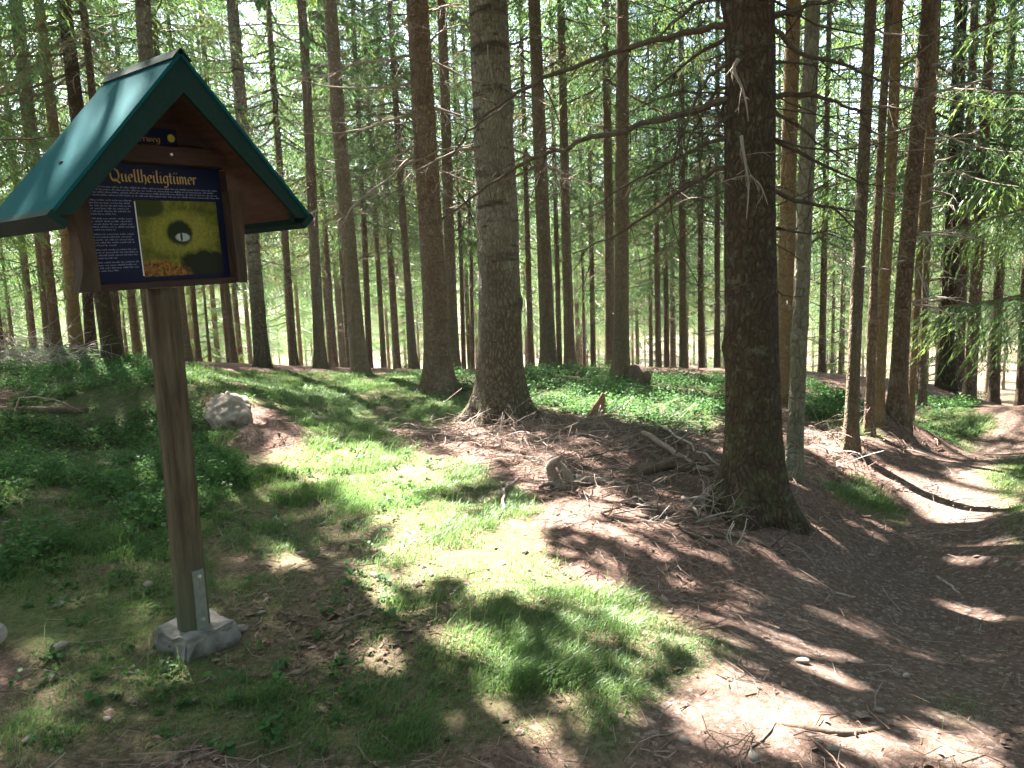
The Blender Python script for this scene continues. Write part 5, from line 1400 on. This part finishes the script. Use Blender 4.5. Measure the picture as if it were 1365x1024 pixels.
# needles, twigs and chips on the litter
WL = visible * (np.clip(1 - M_GRASS - M_BERRY, 0.04, 1) - 0.75 * M_PATH * (1 - M_GRASS)) * (dist < 11) / np.clip(dist, 2, 10) ** 0.7
WL = np.clip(WL, 0, None)
NT = 12000
x, y = scatter(WL, NT, rc)
L = rc.gamma(1.6, 0.06, NT) + 0.025
az = rc.uniform(0, 6.28, NT); cv = rc.normal(0, 0.25, NT)
r = rc.uniform(0.0009, 0.0032, NT) * np.clip(np.hypot(x, y) / 5, 0.8, 1.8)
ts = np.array([-0.5, 0.0, 0.5])
PX = x[:, None] + np.cos(az)[:, None] * ts * L[:, None] - np.sin(az)[:, None] * (ts ** 2 * cv[:, None] * L[:, None] * 2)
PY = y[:, None] + np.sin(az)[:, None] * ts * L[:, None] + np.cos(az)[:, None] * (ts ** 2 * cv[:, None] * L[:, None] * 2)
PZ = gz(PX, PY) + r[:, None] + rc.exponential(0.012, (NT, 3)) * (L[:, None] > 0.06)
C = np.stack([PX, PY, PZ], -1)
sd = np.stack([-np.sin(az), np.cos(az), 0 * az], -1)
tri = [(1.0, -0.4), (-1.0, -0.4), (0.0, 1.0)]
V = np.stack([C + (sd * a_)[:, None] * r[:, None, None] + np.array([0, 0, q_]) * r[:, None, None] for a_, q_ in tri], 2)     # NT,3,3,3
V = V.reshape(-1, 3)
o9 = np.arange(NT)[:, None] * 9
Fq = np.concatenate([o9 + np.array([[s_ * 3 + i_, s_ * 3 + (i_ + 1) % 3, s_ * 3 + 3 + (i_ + 1) % 3, s_ * 3 + 3 + i_]]) for s_ in (0, 1) for i_ in range(3)])
b = MB().add(V, Fq, np.repeat(rc.uniform(0.15, 1.0, NT), 9))
tag(b.obj('twig_litter', LITTERM, smooth=False), 'small dead twigs and needles strewn over the brown litter', kind='stuff')
WC = visible * (np.clip(1.1 - M_GRASS - M_BERRY, 0.03, 1)) * (dist < 8) / np.clip(dist, 2, 8) ** 1.2
WC = WC * (1 - 0.7 * M_PATH)
WC += 2.5 * visible * np.exp(-((MX + 0.75) ** 2 + (MY - 3.35) ** 2) / 0.25)
NC = 5200
x, y = scatter(WC, NC, rc)
z = gz(x, y) + rc.uniform(0.002, 0.012, NC)
sz = rc.gamma(2.2, 0.0042, NC) + 0.004
a1 = rc.uniform(0, 6.28, NC)
D = np.stack([np.cos(a1), np.sin(a1), rc.normal(0, 0.3, NC)], -1) * sz[:, None]
Sd = np.stack([-np.sin(a1), np.cos(a1), rc.normal(0, 0.35, NC)], -1) * (sz * rc.uniform(0.3, 0.9, NC))[:, None]
C = np.stack([x, y, z], -1)
V = np.stack([C - D, C + Sd - D * 0.2, C + D, C - Sd + D * 0.1, C + np.array([0, 0, 1.0]) * (sz * 0.35)[:, None]], 1).reshape(-1, 3)
o5 = np.arange(NC)[:, None] * 5
Fq = np.concatenate([o5 + np.array([[i_, (i_ + 1) % 4, 4]]) for i_ in range(4)])
b = MB().add(V, Fq, np.repeat(rc.uniform(0.22, 0.7, NC), 5))
tag(b.obj('bark_chip_litter', LITTERM, smooth=False), 'bark chips, cone scales and crumbs on the bare ground', kind='stuff')
# brushwood heap beyond the mound at the left
b = MB(); rg = np.random.default_rng(31)
for _ in range(170):
    u, D_ = rg.uniform(-30, 105), rg.uniform(10.8, 12.6)
    p = at(u, 470, D_); p[2] = gz1(p[0], p[1]) + abs(rg.normal(0, 0.13))
    a = rg.uniform(0, 6.28)
    dead_branch(b, p, [math.cos(a), math.sin(a), rg.normal(0.1, 0.35)], rg.uniform(0.3, 1.1), rg.uniform(0.004, 0.010), rg, 3, 3, 0.2, rg.uniform(0.6, 1), 5)
tag(b.obj('brushwood', TWIG_PALE), 'heap of dry pale brushwood on the mound at the left edge', kind='stuff')

b = MB(); rg = np.random.default_rng(32)
WBk = raster([[(610, 565), (760, 560), (960, 590), (975, 650), (960, 740), (880, 720), (740, 650), (640, 610)], [(440, 570), (600, 560), (640, 600), (540, 600)], [(1060, 560), (1120, 570), (1150, 620), (1090, 640)]], 3, 0.3)
bx_, by_ = scatter(WBk * (0.15 + ss(-0.2, 0.3, fbm(MX * 2.3, MY * 2.3 + 7, 6, 3))), 620, rg)
for x, y in zip(bx_, by_):
    a = rg.uniform(0, 6.28)
    dead_branch(b, np.array([x, y, gz1(x, y) + rg.exponential(0.03)]), [math.cos(a), math.sin(a), rg.normal(0.05, 0.22)], rg.gamma(2.5, 0.11) + 0.1, rg.uniform(0.0018, 0.0055), rg, 4, 3, 0.12, rg.uniform(0.2, 1.0), 5)
tag(b.obj('brushwood', TWIG), 'tangle of thin dry twigs covering the litter bank', kind='stuff')

# ------------------------------------------------------------------ the light haze between the trees
hm = bpy.data.materials.new('haze_air'); hm.use_nodes = True
hm.node_tree.nodes.clear()
_o = hm.node_tree.nodes.new('ShaderNodeOutputMaterial'); _v = hm.node_tree.nodes.new('ShaderNodeVolumePrincipled')
_v.inputs['Color'].default_value = (0.92, 0.97, 1.0, 1); _v.inputs['Density'].default_value = 0.0004; _v.inputs['Anisotropy'].default_value = 0.3
hm.node_tree.links.new(_v.outputs[0], _o.inputs['Volume'])
V, F = boxv((0, 200, 8.5), (1400, 1400, 45))
tag(MB().add(V, F).obj('haze', hm, None, False), 'thin summer haze in the air of the wood', kind='stuff')
